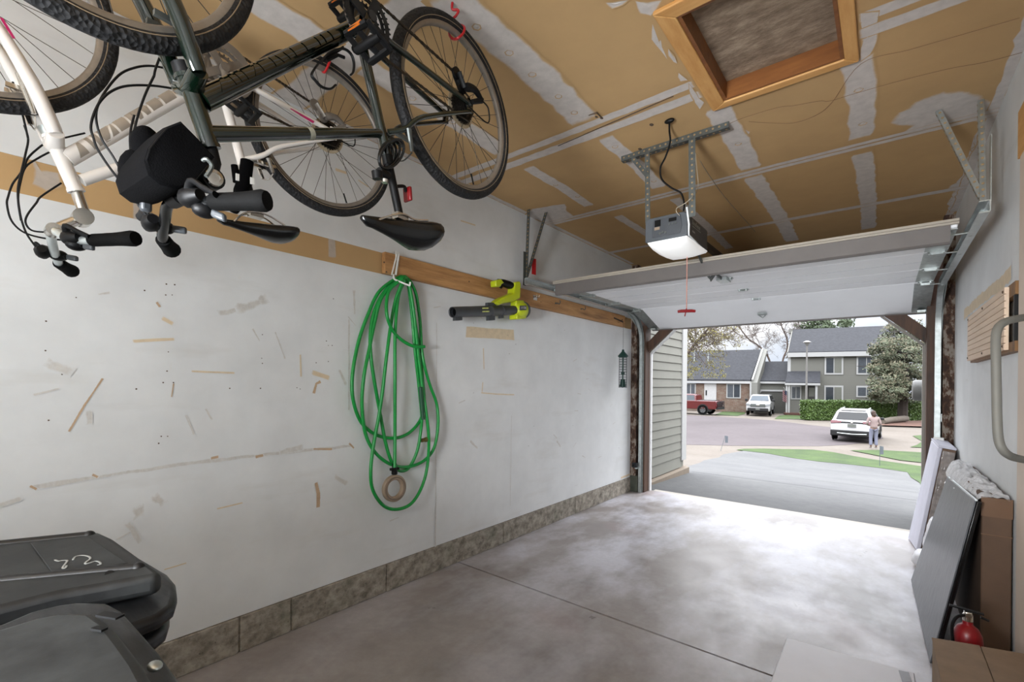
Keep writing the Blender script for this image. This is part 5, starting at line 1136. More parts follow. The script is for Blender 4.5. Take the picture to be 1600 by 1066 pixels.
# two-storey grey house
gh_ = thing('grey_house', tuple(hp(1300, 655, 3)), 'two-storey grey house with dark shingled roof behind the hedge', 'house')
bodybox(1234.5, 1404, 551, 0, 8.0, 'wall', 'house_grey', gh_)
rf_, a_, b_, r0_, r1_ = roof(1231.5, 551.5, 1408, 549.5, (517.5, 509.5), 1239, 1400, 0, 4.0, 'roof', gh_)
for c0, c1, cr in ((a_, r0_, 0), (b_, r1_, 1)): MB().prism([c0 + HV*.35 - UPV*.12, r0_*1 - UPV*.05 if not cr else r1_ - UPV*.05, (c0 + HV*8.3) - UPV*.12], HU*(.10 if not cr else -.10)).build('gable', 'house_light', gh_, smooth=0)
face(1231, 551.3, 1408, 555.5, -.36, .08, 'fascia', 'white_frame', gh_); face(1230.8, 553, 1235.2, 602, -.03, .10, 'corner_board', 'white_frame', gh_)
MB().bar(a_ + Vector((0,0,.06)) - HU*.05, r0_ + Vector((0,0,.08)) - HU*.05, .09, .12).build('rake_board', 'house_light', gh_, smooth=0)
face(1232.5, 514.5, 1238.5, 521, 3.6, .9, 'chimney_stub', 'house_light', gh_)
win(1288.6, 557, 1317.5, 585.5, 0, gh_); win(1338.5, 556, 1369.5, 585.6, 0, gh_, 'curtain', 'curtain'); win(1288, 602.5, 1317.5, 631, 0, gh_); win(1338, 603, 1369.5, 621.5, 0, gh_, 'curtain', 'curtain')
# porch
a_, b_ = hp(1226.8, 599, -1.6), hp(1281.5, 600, -1.6); r0_, r1_ = hp(1231, 581.6, 0), hp(1281.8, 581.8, 0)
for q in (r0_, r1_): q.z = (r0_.z+r1_.z)/2
b_.z = a_.z
MB().prism([a_, b_, r1_, r0_], (0, 0, .10)).build('porch_roof', 'shingle', gh_, smooth=0)
face(1226.5, 598.6, 1281.8, 602.4, -1.62, .08, 'porch_fascia', 'white_frame', gh_)
face(1231.6, 602, 1233.8, 646, -1.5, .12, 'porch_post', 'white_frame', gh_); face(1274, 602, 1277, 652, -1.5, .12, 'porch_post', 'white_frame', gh_); face(1228, 602, 1230.2, 645, -1.5, .12, 'porch_post', 'white_frame', gh_)
win(1235.5, 602.8, 1252, 624.5, 0, gh_, 'curtain', 'curtain', 2.2); d_ = face(1262, 601, 1274.5, 646, -.03, .08, 'front_door', M('front_door_dark', '#5d5a55', .5), gh_); face(1264, 606, 1272.5, 620, -.04, .03, 'door_pane', 'pane_blind', d_)
# link garage
lg = thing('link_garage', tuple(hp(1208, 655, 1.5)), 'low grey garage with dark roof between the brick house and the grey house', 'garage')
bodybox(1178, 1233, 597, 1.2, 6.0, 'wall', 'house_grey', lg)
roof(1178, 596.8, 1232, 596.8, (566.5, 566.5), 1190, 1234, 1.2, 3.4, 'roof', lg, over=.3)
face(1178, 596.3, 1232, 599.8, .86, .08, 'fascia', 'white_frame', lg)
gdo = face(1187, 611.5, 1230, 646.5, 1.1, .1, 'garage_door_panel', M('grey_garage_door', '#7d7c73', .6), lg)
face(1186.5, 609, 1231, 612.2, 1.0, .16, 'door_trim', 'white_frame', lg)
MB().bar(hp(1190, 610.5, 1.05), hp(1184.5, 616, 1.05), .1, .13).build('door_trim', 'white_frame', lg, smooth=0)
# brick house
bh = thing('brick_house', tuple(hp(1100, 655, 3)), 'single-storey brick house with a large dark roof behind the red pickup truck', 'house')
bodybox(1010, 1173, 598, 0, 8.6, 'wall', 'brick', bh)
rf_, a_, b_, r0_, r1_ = roof(1010, 594.5, 1172.5, 595.2, (550.4, 549.4), 1010, 1189.2, 0, 4.3, 'roof', bh)
MB().prism([hp(1172.8, 598, -.35), hp(1172.8, 645, -.35), hp(1173, 645, -.35) + HV*9, hp(1173, 598, -.35) + HV*9, r1_ + Vector((0, 0, .16))], HU*.62).build('gable_wall', 'house_light', bh, smooth=0)
MB().bar(b_ + HU*.18 + Vector((0,0,.1)), r1_ + HU*.18 + Vector((0,0,.2)), .14, .16).build('rake_board', 'white_frame', bh, smooth=0)
face(1010, 594.6, 1172.5, 598.6, -.36, .08, 'fascia', 'white_frame', bh); face(1171.6, 598, 1173.6, 641, -.36, .1, 'corner_board', 'white_frame', bh)
win(1071, 598.8, 1087, 626, 0, bh, 'curtain', 'curtain', 1.6); win(1135, 599, 1157.4, 622.8, 0, bh, 'curtain', 'pane_dark', 1.8)
fd = face(1100.5, 599, 1119, 636, -.05, .1, 'front_door', M('white_front_door', (.8, .79, .78), .5), bh); face(1102.5, 610, 1104.5, 618, -.07, .03, 'door_handle', 'black', fd)
for u in (1085, 1106.5): q_ = hp(u, 556, 2.6); MB().tube([q_ - UPV*1.2, q_ + UPV*.62], .07, 8).build('vent_pipe', 'galv', bh)
# ---------------------------------------------------------------- small things in front of the houses
P = gh(1259.5, 655.5)
sl = thing('street_lamp', tuple(P), 'slim white street lamp with a flat cap in front of the grey house', 'street lamp')
H_ = at(1261, 536, (P - Vector(CAM)).dot(Vector(FWD))).z - P.z
tp_ = at(1261, 536, (P - Vector(CAM)).dot(Vector(FWD)))
MB().tube([P, (P+tp_)/2, tp_], [.10, .075, .06], 12).build('pole', M('pale_pole', '#c9c6c0', .6), sl)
MB().lathe([(.09, -.22), (.16, -.1), (.19, .03), (.14, .05)], tp_, UPV, 16).build('lantern', M('lantern_glass', '#d9dad6', .3), sl); MB().lathe([(.30, .03), (.32, .06), (.10, .18), (0, .20)], tp_, UPV, 20).build('lamp_cap', 'white_frame', sl)
FLp = hp(1229, 611, -1.55)
fl = thing('flag', tuple(FLp), 'small striped flag hanging from the porch post of the grey house', 'flag')
MB().tube([FLp + Vector((0,0,-.05)), FLp + HU*-.25 - HV*.3 + Vector((0,0,.35))], .02, 6).build('flag_staff', 'white_frame', fl)
t = NT('flag_stripes'); p = t.pos(); s_ = t.n('ShaderNodeSeparateXYZ', i_0=p); f = t.math('FRACT', t.math('MULTIPLY', t.math('ADD', t.math('MULTIPLY', s_.outputs[0], 1.), s_.outputs[2]), 5.)); 
t.set(Base_Color=t.mix(t.math('GREATER_THAN', f, .5), lin('#c9b7b8'), lin('#a8434e')), Roughness=.8); MT['flag'] = t.m
MB().grid(lambda i, j: FLp + HU*(-.33 + .36*i) - HV*(.12 + .05*math.sin(i*9)) + Vector((0, 0, .10 - 1.1*j - .15*i)), 10, 8).build('cloth', 'flag', fl, smooth=180)
MT['canton'] = M('flag_blue', '#3b4468', .8)
MB().grid(lambda i, j: FLp + HU*(-.15 + .18*i) - HV*(.135 + .05*math.sin(4.5+i*4.5)) + Vector((0, 0, .06 - .42*j - .08*i)), 6, 5).build('canton', 'canton', fl, smooth=180)
P = gh(1240, 645.5); pl_ = thing('planter_pot', tuple(P + Vector((0, 0, .18))), 'dark planter pot on the brick edging in front of the porch', 'planter')
MB().lathe([(.30, .18), (.42, .70), (.45, .72), (.40, .72), (.30, .65), (0, .62)], P, UPV, 18).build('pot', 'steel_dark', pl_)
mb = MB(); q0, q1 = gh(1225, 647.5), gh(1254, 648.5); mb.bar(q0 + UPV*.08, q1 + UPV*.08, .9, .2); tag(mb.build('brick_edging', M('red_brick_edging', '#8c5f50', .9, 0, .2, 8), smooth=0), 'low red brick edging in front of the porch', 'edging')
P0, P1 = gh(1379, 664), gh(1415, 660.5)
lgm = MB().tube([P0 + UPV*.25, (P0*2+P1)/3 + UPV*.32, P1 + UPV*.33], [.20, .22, .25], 12); lgm.tube([P1 + UPV*.3, P1 + UPV*.75 - HU*.3], [.12, .07], 8); tag(lgm.build('log', M('grey_weathered_log', '#a89a8a', .9, 0, .2, 6)), 'grey weathered log lying on the red mulch in front of the hedge', 'log')
def marker(u0, v0, u1, v1, label):
    P = gh(u0, v0); dep = (P - Vector(CAM)).dot(Vector(FWD)); Q = at(u1, v1, dep)
    r = thing('marker_stake', tuple(P), label, 'stake'); MB().tube([P, Q], .008, 6).build('wire', M('blue_grey_wire', '#8fa3ab', .5), r); MB().prism([Q, Q + Vector((.10, .06, -.02)), Q + Vector((.10, .06, -.30)), Q - Vector((0, 0, .30))], (0, .004, 0)).build('flag_tip', 'marker_tip', r, smooth=0)
MT['marker_tip'] = M('pale_blue_tip', '#a9b3bd', .5)
marker(1126, 705, 1133, 681, 'thin leaning blue-grey marker stake at the left end of the lawn'); marker(1374.5, 728.5, 1375, 697, 'thin upright blue-grey marker stake in the lawn strip below the person')
# ---------------------------------------------------------------- plants
MT['leaf_hedge'] = M('hedge_leaves', '#86ad4c', .6, 0, .4, 3.); MT['leaf_dark'] = M('juniper_foliage', '#9aa57e', .7, 0, .45, 1.2); MT['leaf_tan'] = M('juniper_dry_tips', '#c3ba98', .8, 0, .3, 2.); MT['leaf_yellow'] = M('yellow_green_buds', '#c9bd62', .7, 0, .3, 2.)
MT['leaf_ever'] = M('evergreen_needles', '#6f8558', .8, 0, .4, 1.); MT['leaf_bush'] = M('bush_leaves', '#9dac66', .7, 0, .35, 3.); MT['bark'] = M('grey_brown_bark', '#a59184', .9, 0, .2, 4); MT['bark_dark'] = M('dark_bark', '#54473d', .9, 0, .2, 4); MT['hedge_core'] = M('hedge_inner_twigs', '#6a8c3c', .9, 0, .4, 4)
def leaves(mb, c, rad, n, s, shell=.55):
    c = Vector(c); rad = Vector(rad)
    for _ in range(n):
        d = Vector((rnd.gauss(0,1), rnd.gauss(0,1), rnd.gauss(0,1))).normalized(); k = shell + (1-shell)*rnd.random()
        p = c + Vector((d.x*rad.x, d.y*rad.y, d.z*rad.z))*k
        a = Vector((rnd.gauss(0,1), rnd.gauss(0,1), rnd.gauss(0,1))).normalized()*s*rnd.uniform(.6, 1.3); b = a.orthogonal().normalized()*s*rnd.uniform(.35, .7)
        mb.add([p-a-b*.3, p+b, p+a-b*.3, p-b], [(0, 1, 2, 3)])
# hedge
A, B_ = gh(1262.5, 656.5), gh(1447, 658); B_ = A + (B_-A)*1.25; ht = 1.62; dh = (B_-A).normalized(); nh = Vector((-dh.y, dh.x, 0)); Lh = (B_-A).length
hd_ = thing('hedge', tuple((A+B_)/2), 'long clipped green hedge in front of the grey house', 'hedge')
mb = MB().obox((A+B_)/2 + nh*.5 + UPV*(ht/2-.06), dh, nh, UPV, (Lh, .85, ht-.10)); mb.build('hedge_core', 'hedge_core', hd_, smooth=0)
mb = MB()
for _ in range(15000):
    a = rnd.uniform(0, Lh); f = rnd.random(); 
    if f < .62: p = A + dh*a + nh*(.06 + rnd.gauss(0, .05)) + UPV*rnd.uniform(.02, ht)
    elif f < .92: p = A + dh*a + nh*rnd.uniform(.05, .95) + UPV*(ht-.05 + rnd.gauss(0, .05) + .05*noise.noise(Vector((a*.8, 0, 0))))
    else: p = A + dh*rnd.gauss(0, .05) + nh*rnd.uniform(.05, .95) + UPV*rnd.uniform(.02, ht)
    v1 = Vector((rnd.gauss(0,1), rnd.gauss(0,1), rnd.gauss(0,1))).normalized()*.07; v2 = v1.orthogonal().normalized()*.05
    mb.add([p-v1, p+v2, p+v1, p-v2], [(0,1,2,3)])
fo = mb.build('foliage', 'leaf_hedge', hd_, smooth=0)
def dep_at(P): return (P - Vector(CAM)).dot(Vector(FWD))
def branch(mb, p, d, L, r, lvl, spread, tips, gnarl=.25):
    n = 5; P = [p]; q = p; dd = d.normalized()
    for i in range(n):
        dd = (dd + Vector((rnd.gauss(0, gnarl), rnd.gauss(0, gnarl), rnd.gauss(0, gnarl)*.7 + .05))).normalized(); q = q + dd*(L/n); P.append(q)
    mb.tube(P, [r*(1-.11*i) for i in range(n+1)], 5 if lvl < 3 else 4, cap=False)
    if lvl == 0: tips.append(P[-1]); return
    for k in range(rnd.choice((3, 4)) if lvl > 1 else 4):
        i = rnd.randint(2, n); a = Vector((rnd.gauss(0,1), rnd.gauss(0,1), rnd.gauss(0,.8))).normalized()
        branch(mb, P[i], dd + a*spread, L*rnd.uniform(.5, .72), max(.012, r*.55), lvl-1, spread, tips, gnarl)
def baretree(name, label, base, trunk, r, lvl, L, group, leafmat=None, nleaf=0, dirs=None):
    r_ = thing(name, tuple(base), label, 'tree', group); mb = MB(); tips = []
    P = smoothpath(trunk, 5); mb.tube(P, [r*(1-.6*i/len(P)) for i in range(len(P))], 8, cap=False)
    for i in range(len(P)//3, len(P), max(1, len(P)//7)):
        for s in range(2): d = Vector((rnd.gauss(0,1), rnd.gauss(0,.6), .5)); branch(mb, P[i], d, L*rnd.uniform(.7, 1.1), r*.30, lvl, .85, tips)
    mb.build('branches', 'bark', r_, smooth=180)
    if leafmat:
        lm = MB()
        for t_ in rnd.sample(tips, min(nleaf, len(tips))): leaves(lm, t_, (.35, .35, .3), 4, .07, .1)
        lm.build('spring_leaves', leafmat, r_, smooth=0)
    return r_
# bare tree behind, its trunk bending left over the brick house roof
D = 62.
baretree('bare_tree', 'bare tree with a bent trunk rising behind the link garage roof', at(1206, 650, D), [at(1206, 650, D), at(1206, 590, D), at(1203, 566, D), at(1195, 550, D), at(1182, 538, D), at(1170, 530, D), at(1160, 518, D), at(1152, 505, D)], .15, 4, 3.4, 'bare trees behind the houses')
baretree('bare_tree', 'bare tree branching behind the left end of the grey house roof', at(1221, 650, 61), [at(1221, 650, 61), at(1221, 585, 61), at(1224, 560, 61), at(1230, 545, 61), at(1229, 528, 61), at(1222, 512, 61), at(1219, 498, 61)], .14, 4, 2.9, 'bare trees behind the houses')
baretree('budding_tree', 'tree with yellow-green buds reaching over the brick house roof at the left', at(1048, 650, 38), [at(1048, 650, 38), at(1054, 600, 38), at(1066, 566, 38), at(1078, 548, 38), at(1092, 530, 38), at(1108, 512, 38), at(1120, 495, 38)], .16, 4, 2.6, None, 'leaf_yellow', 900)
yb = MB()
for k in range(130):
    u = rnd.uniform(1066, 1134); v = rnd.uniform(520, 590)
    if v < 545 and rnd.random() < .5: continue
    leaves(yb, at(u, v, 38 + rnd.gauss(0, .8)), (.40, .4, .28), rnd.randint(6, 16), .075, .1)
bt = [o for o in bpy.data.objects if o.name.startswith('budding_tree')][0]; yb.build('drooping_buds', 'leaf_yellow', bt, smooth=0)
tw = MB()
for k in range(46):
    q = at(rnd.uniform(1056, 1110), rnd.uniform(520, 560), 38 + rnd.gauss(0, .6)); tw.tube(smoothpath([q, q + Vector((rnd.uniform(.2, 1.0), rnd.gauss(0, .3), rnd.uniform(-.1, .6))), q + Vector((rnd.uniform(.8, 2.2), rnd.gauss(0, .4), rnd.uniform(-1.3, .7)))], 3), .016, 4, cap=False)
tw.build('drooping_twigs', 'bark', bt, smooth=0)
# juniper on the right
D = 37.; r_ = thing('juniper_tree', tuple(at(1412, 655, D)), 'large grey-green bushy conifer behind the hedge at the right', 'tree')
mb = MB().tube([at(1410, 656, D), at(1412, 600, D), at(1415, 520, D)], [.35, .28, .1], 8)
for k in range(26): q = at(1412 + rnd.uniform(-4, 4), rnd.uniform(515, 600), D); mb.tube([q, q + Vector((rnd.gauss(0, 1.4), rnd.gauss(0, 1.), rnd.uniform(-.2, .6)))], [.09, .02], 5)
mb.build('trunk', 'bark_dark', r_)
l1, l2 = MB(), MB()
for k in range(340):
    v = 503 + 124*rnd.random()**.72; w_ = 16 + 34*min(1, (v-503)/45)
    u = 1412 + rnd.uniform(-1, 1)*w_; q = at(u, v, D + rnd.gauss(0, 1.0)); s_ = rnd.uniform(.28, .62)
    leaves(l1, q, (s_*1.25, s_*1.1, s_*.55), 60, .10, .25)
    if rnd.random() < .75: leaves(l2, q + Vector((0, -.15, .10)), (s_*1.15, s_, s_*.42), 32, .085, .5)
l1.build('foliage', 'leaf_dark', r_, smooth=0); l2.build('pale_tips', 'leaf_tan', r_, smooth=0)
# evergreens over the roof ridge
def ever(u, v, su, sv, D, label, n):
    r_ = thing('evergreen_tree', tuple(at(u, 645, D)), label, 'tree', 'evergreens over the roof ridge'); MB().tube([at(u, 645, D), at(u, v-sv*.2, D)], [.4, .08], 7).build('trunk', 'bark_dark', r_)
    mb = MB()
    for k in range(n): a = at(u + rnd.uniform(-su, su), v + rnd.uniform(-sv, sv), D + rnd.gauss(0, 1.2)); leaves(mb, a, (.9, .9, .5), 45, .20, .2)
    mb.build('foliage', 'leaf_ever', r_, smooth=0)
ever(1276, 508, 24, 9, 58, 'dark evergreen tree showing above the left half of the grey house roof', 26); ever(1321, 509, 7, 10, 60, 'small dark evergreen top showing above the middle of the grey house roof', 9)
# shrubs at the brick house
def shrub(u, v, w_, h_, n, label, off=-.9):
    P = gh(u, v); s = dep_at(P)/FPX; r_ = thing('shrub', tuple(P), label, 'shrub'); mb = MB()
    for k in range(14): mb.tube([P, P + Vector((rnd.gauss(0, w_*s*.35), rnd.gauss(0, .3), h_*s*rnd.uniform(.6, 1)))], [.02, .006], 4)
    mb.build('stems', 'bark', r_); mb = MB()
    for k in range(10): leaves(mb, P + Vector((rnd.uniform(-.4, .4)*w_*s, rnd.uniform(-.3, .3), rnd.uniform(.25, .8)*h_*s)), (w_*s*.25, .3, h_*s*.25), n, .07, .2)
    mb.build('foliage', 'leaf_bush', r_, smooth=0)
shrub(1140, 642, 18, 18, 60, 'green feathery shrub under the window of the brick house'); shrub(1159, 641, 10, 14, 30, 'sparse brownish shrub beside the white pickup truck')
# ================================================================ VEHICLES
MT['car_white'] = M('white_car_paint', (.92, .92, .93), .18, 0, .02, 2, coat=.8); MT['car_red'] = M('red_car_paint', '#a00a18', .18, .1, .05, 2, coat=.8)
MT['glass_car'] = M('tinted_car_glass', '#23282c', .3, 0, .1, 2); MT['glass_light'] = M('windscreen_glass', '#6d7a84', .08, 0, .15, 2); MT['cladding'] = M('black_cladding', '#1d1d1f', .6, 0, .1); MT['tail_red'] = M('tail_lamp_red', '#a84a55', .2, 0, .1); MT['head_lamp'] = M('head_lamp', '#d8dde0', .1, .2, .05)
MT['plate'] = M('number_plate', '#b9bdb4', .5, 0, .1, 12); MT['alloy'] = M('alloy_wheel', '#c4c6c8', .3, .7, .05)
class Car:
    def __init__(s, name, label, P, fw):
        s.P = Vector(P); s.f = Vector((fw[0], fw[1], 0)).normalized(); s.l = Vector((-s.f.y, s.f.x, 0)); s.r = thing(name, tuple(P), label, 'car')
    def w(s, x, y, z): return s.P + s.f*x + s.l*y + Vector((0, 0, z))
    def body(s, prof, hw, name, mat, bevel=.06):
        n = len(prof); vs = [s.w(x, hw(z), z) for x, z in prof] + [s.w(x, -hw(z), z) for x, z in prof]
        fs = [tuple(range(n)), tuple(reversed(range(n, 2*n)))] + [(i, (i+1)%n, (i+1)%n+n, i+n) for i in range(n)]
        mb = MB(); mb.add(vs, fs); return mb.build(name, mat, s.r, bevel=bevel, seg=3)
    def quad(s, pts, name, mat, th=.02, par=None):
        P = [s.w(*q) for q in pts]; n = (P[1]-P[0]).cross(P[2]-P[0]).normalized(); return MB().prism([p - n*(th/2) for p in P], n*th).build(name, mat, par or s.r, smooth=0)
    def wheel(s, x, y, r):
        c = s.w(x, y, r); o = MB().lathe([(r*.62, -.11), (r*.95, -.11), (r, -.08), (r, .08), (r*.95, .11), (r*.62, .11)], c, s.l, 28, cap=False).build('wheel', 'black_soft', s.r)
        sg = 1 if y > 0 else -1; mb = MB().lathe([(0, .06*sg), (r*.2, .07*sg), (r*.25, .04*sg), (r*.58, .05*sg), (r*.63, .11*sg), (r*.63, .0)], c, s.l, 28)
        for k in range(5): a = k*2*math.pi/5; d = s.f*math.cos(a) + Vector((0,0,math.sin(a))); mb.bar(c + s.l*(.08*sg) + d*r*.1, c + s.l*(.09*sg) + d*r*.6, r*.16, .03, up=tuple(s.l))
        mb.build('hub_cap', 'alloy', o)
        MB().lathe([(r*1.0, -.02), (r*1.14, -.02), (r*1.14, .02), (r*1.0, .02), (r*1.0, -.02)], s.w(x, (abs(y)+.068)*sg, r*1.04), s.l, 28).build('wheel_arch', 'cladding', s.r)
# white SUV
a = R(3.5); fw = Vector((math.sin(a), math.cos(a), 0)); Pr = gh(1331, 690.5)
c = Car('white_suv', 'white SUV parked at the kerb, seen from behind with dark rear glass', Pr + fw*2.25, fw); hwl = lambda z: .915
c.body([(-2.28,.30),(-2.33,.55),(-2.30,.92),(-2.20,1.10),(.95,1.06),(2.0,.95),(2.28,.75),(2.28,.32)], hwl, 'body', 'car_white', .07)
c.body([(-2.18,1.04),(-1.86,1.56),(-1.62,1.64),(-.6,1.68),(.15,1.64),(1.05,1.04)], lambda z: .89 - .24*max(0, (z-1.04)/.64), 'cabin', 'car_white', .06)
c.body([(-2.355,.28),(-2.36,.58),(-2.2,.62),(2.2,.50),(2.3,.28)], lambda z: .925, 'lower_cladding', 'cladding', .04)
c.quad([(-2.135,.70,1.14),(-2.135,-.70,1.14),(-1.90,-.60,1.51),(-1.90,.60,1.51)], 'rear_window', 'glass_car', .05)
for sg in (1, -1):
    c.quad([(-1.9,sg*.878,1.14),(-.1,sg*.878,1.14),(-.1,sg*.735,1.56),(-1.6,sg*.735,1.55)], 'side_window', 'glass_car', .03); c.quad([(0,sg*.878,1.14),(.85,sg*.878,1.12),(.15,sg*.735,1.55),(0,sg*.735,1.56)], 'side_window', 'glass_car', .03)
    c.quad([(-2.335,sg*.90,.92),(-2.335,sg*.45,.97),(-2.29,sg*.45,1.05),(-2.26,sg*.91,1.07)], 'tail_lamp', 'tail_red', .07)
    MB().obox(c.w(.75, sg*1.02, 1.10), c.f, c.l, UPV, (.12, .2, .14)).build('door_mirror', 'cladding', c.r, bevel=.03)
    MB().tube([c.w(-1.6, sg*.58, 1.68), c.w(.0, sg*.58, 1.70)], .025, 8).build('roof_rail', 'galv', c.r)
    for x in (-1.42, 1.35): c.wheel(x, sg*.845, .345)
MB().obox(c.w(-2.345, 0, .62+.22), c.l, UPV, c.f, (.36, .16, .03)).build('number_plate', 'plate', c.r, smooth=0)
MB().obox(c.w(-2.31, 0, 1.0), c.l, UPV, c.f, (.95, .06, .05)).build('tailgate_garnish', 'cladding', c.r, smooth=0); MB().tube([c.w(-2.38, .62, .43), c.w(-2.39, 0, .40), c.w(-2.38, -.62, .43)], .03, 8).build('skid_strip', 'galv', c.r)
MB().ball(c.w(-2.335, 0, .985), (.05, .05, .04)).build('badge', 'chrome', c.r); MB().obox(c.w(-1.72, 0, 1.63), c.f, c.l, UPV, (.3, 1.1, .04)).build('roof_spoiler', 'car_white', c.r, bevel=.015)
# white pickup with topper
fw = Vector((.10, -1, 0)).normalized(); Pf = gh(1184, 650)
c = Car('white_pickup', 'white pickup truck with a bed topper parked nose-out in front of the link garage', Pf - fw*2.85, fw)
c.body([(2.78,.42),(2.88,.72),(2.82,1.08),(2.6,1.22),(1.55,1.30),(-2.85,1.28),(-2.9,.55),(-2.8,.42)], lambda z: .99, 'body', 'car_white', .08)
c.body([(1.55,1.26),(.80,1.87),(.4,1.94),(-.9,1.95),(-2.70,1.93),(-2.86,1.26)], lambda z: .95 - .22*max(0, (z-1.26)/.69), 'cabin_and_topper', 'car_white', .06)
c.quad([(1.43,.80,1.37),(1.43,-.80,1.37),(.86,-.68,1.83),(.86,.68,1.83)], 'windscreen', 'glass_light', .06)
for sg in (1, -1):
    for x0, x1, x2, x3 in ((1.2,.35,.35,.72), (.22,-.65,-.65,.22), (-.95,-2.55,-2.5,-.95)): c.quad([(x0,sg*.935,1.34),(x1,sg*.935,1.34),(x2,sg*.775,1.82),(x3,sg*.775,1.82)], 'side_window', 'glass_car', .03)
    c.quad([(2.88,sg*.62,.92),(2.83,sg*.985,.96),(2.80,sg*.985,1.14),(2.84,sg*.66,1.10)], 'head_lamp', 'head_lamp', .08)
    MB().obox(c.w(1.15, sg*1.15, 1.42), c.f, c.l, UPV, (.12, .24, .24)).build('door_mirror', 'cladding', c.r, bevel=.03)
    for x in (1.85, -1.75): c.wheel(x, sg*.93, .41)
MB().obox(c.w(2.885, 0, .98), c.l, UPV, c.f, (1.25, .30, .06)).build('grille', 'galv_dark', c.r, bevel=.03); MB().obox(c.w(2.91, 0, 1.0), c.l, UPV, c.f, (.28, .13, .05)).build('badge', 'chrome', c.r, bevel=.03)
MB().obox(c.w(2.90, 0, .58), c.l, UPV, c.f, (1.7, .30, .16)).build('front_bumper', 'cladding', c.r, bevel=.05); MB().obox(c.w(2.99, 0, .64), c.l, UPV, c.f, (.34, .16, .02)).build('number_plate', 'plate', c.r, smooth=0)
# red pickup
fw = Vector((-1, .06, 0)).normalized(); Pw = gh(1101, 648)
c = Car('red_pickup', 'red pickup truck parked on the street at the left edge of the door opening', Pw + fw*1.85 + Vector((.0, .9, 0)), fw)
c.body([(-2.98,.60),(-3.0,1.24),(-2.9,1.33),(-1.1,1.33),(1.5,1.30),(2.7,1.16),(2.85,.9),(2.8,.48),(-2.8,.52)], lambda z: .99, 'body', 'car_red', .06)
c.body([(-1.1,1.22),(-.98,1.86),(-.75,1.94),(.7,1.93),(1.55,1.24)], lambda z: .96 - .20*max(0, (z-1.22)/.7), 'cabin', 'car_red', .06)
for sg in (1, -1):
    for x0, x1, x2, x3 in ((-.95,.1,.1,-.85), (.2,1.3,.72,.2)): c.quad([(x0,sg*.942,1.32),(x1,sg*.942,1.32),(x2,sg*.80,1.82),(x3,sg*.80,1.82)], 'side_window', 'glass_light', .03)
    c.quad([(-3.0,sg*.90,.92),(-2.88,sg*.995,.92),(-2.88,sg*.995,1.20),(-3.0,sg*.90,1.20)], 'tail_lamp', 'tail_red', .06)
    for x in (-1.75, 1.9): c.wheel(x, sg*.93, .46)
mb = MB()
for z in (.75, .95, 1.15, 1.25): mb.obox(c.w(-3.10, 0, z), c.l, UPV, c.f, (1.75, .05, .05))
for y in (-.85, -.4, 0, .4, .85): mb.obox(c.w(-3.10, y, 1.0), c.l, UPV, c.f, (.05, .6, .05))
mb.obox(c.w(-3.05, 0, .62), c.l, UPV, c.f, (1.8, .2, .2)); mb.build('tail_rack', 'cladding', c.r, smooth=0)
c.quad([(-2.7,-.8,1.345),(-2.7,.8,1.345),(-1.15,.8,1.345),(-1.15,-.8,1.345)], 'bed_cover', 'cladding', .06)
# ================================================================ PERSON
P = gh(1365, 700.5); dpt = dep_at(P); Hp = (at(1365, 642.5, dpt).z - P.z); K = Hp/1.63
away = (P - Vector(CAM)); away.z = 0; away.normalize(); rgt = Vector((away.y, -away.x, 0)); turn = R(18); fx = away*math.cos(turn) - rgt*math.sin(turn); rx = rgt*math.cos(turn) + away*math.sin(turn)
def pw(x, y, z): return P + rx*(x*K) + fx*(y*K) + Vector((0, 0, z*K))
def skin(name, pts, edges, mat, par, root=0, sub=2):
    me = bpy.data.meshes.new(name); o0 = Vector(ROOT[par.name]) if par else P
    me.from_pydata([tuple(pw(*q[:3]) - o0) for q in pts], edges, []); me.materials.append(MT[mat])
    o = bpy.data.objects.new(name, me); C.objects.link(o)
    if par: o.parent = par
    else: o.location = P
    ROOT[o.name] = tuple(o0)
    m = o.modifiers.new('skin', 'SKIN'); m.use_smooth_shade = True
    for i, q in enumerate(pts): me.skin_vertices[0].data[i].radius = (q[3]*K, (q[4] if len(q) > 4 else q[3])*K); me.skin_vertices[0].data[i].use_root = i == root
    s_ = o.modifiers.new('subd', 'SUBSURF'); s_.levels = s_.render_levels = sub; return o
MT['skin_tone'] = M('skin_tone', '#c79a82', .6, 0, .03); MT['hair'] = M('brown_hair', '#6d4a3a', .7, 0, .15, 30); MT['pink_top'] = M('pale_pink_top', '#ffe0dc', .85, 0, .06, 9); MT['pale_jeans'] = M('pale_lavender_blue_trousers', '#ccd0ee', .85, 0, .06, 9); MT['shoe'] = M('white_shoe', '#ddd6d2', .7)
body = [(0,0,.92,.115,.09),(0,.005,1.06,.10,.08),(0,.01,1.22,.115,.09),(0,.015,1.34,.075,.06),(0,.03,1.42,.045),(0,.055,1.50,.06,.07),(0,.065,1.58,.052,.06),
        (.075,0,.84,.08),(.085,.02,.47,.052),(.09,-.01,.09,.038),(.095,.06,.035,.034,.025),(-.075,0,.84,.08),(-.095,.03,.47,.052),(-.10,0,.09,.038),(-.105,.07,.035,.034,.025),
        (.17,.02,1.32,.05),(.235,.0,1.08,.04),(.17,.17,.97,.03),(.12,.24,.96,.026,.016),(-.17,.02,1.32,.05),(-.235,.02,1.08,.04),(-.15,.20,.99,.03),(-.10,.27,.98,.026,.016)]
be = [(0,1),(1,2),(2,3),(3,4),(4,5),(5,6),(0,7),(7,8),(8,9),(9,10),(0,11),(11,12),(12,13),(13,14),(3,15),(15,16),(16,17),(17,18),(3,19),(19,20),(20,21),(21,22)]
fing = []
pb = skin('person', body, be, 'skin_tone', None); tag(pb, 'person in pale pink top and light blue trousers standing behind the white SUV', 'person')
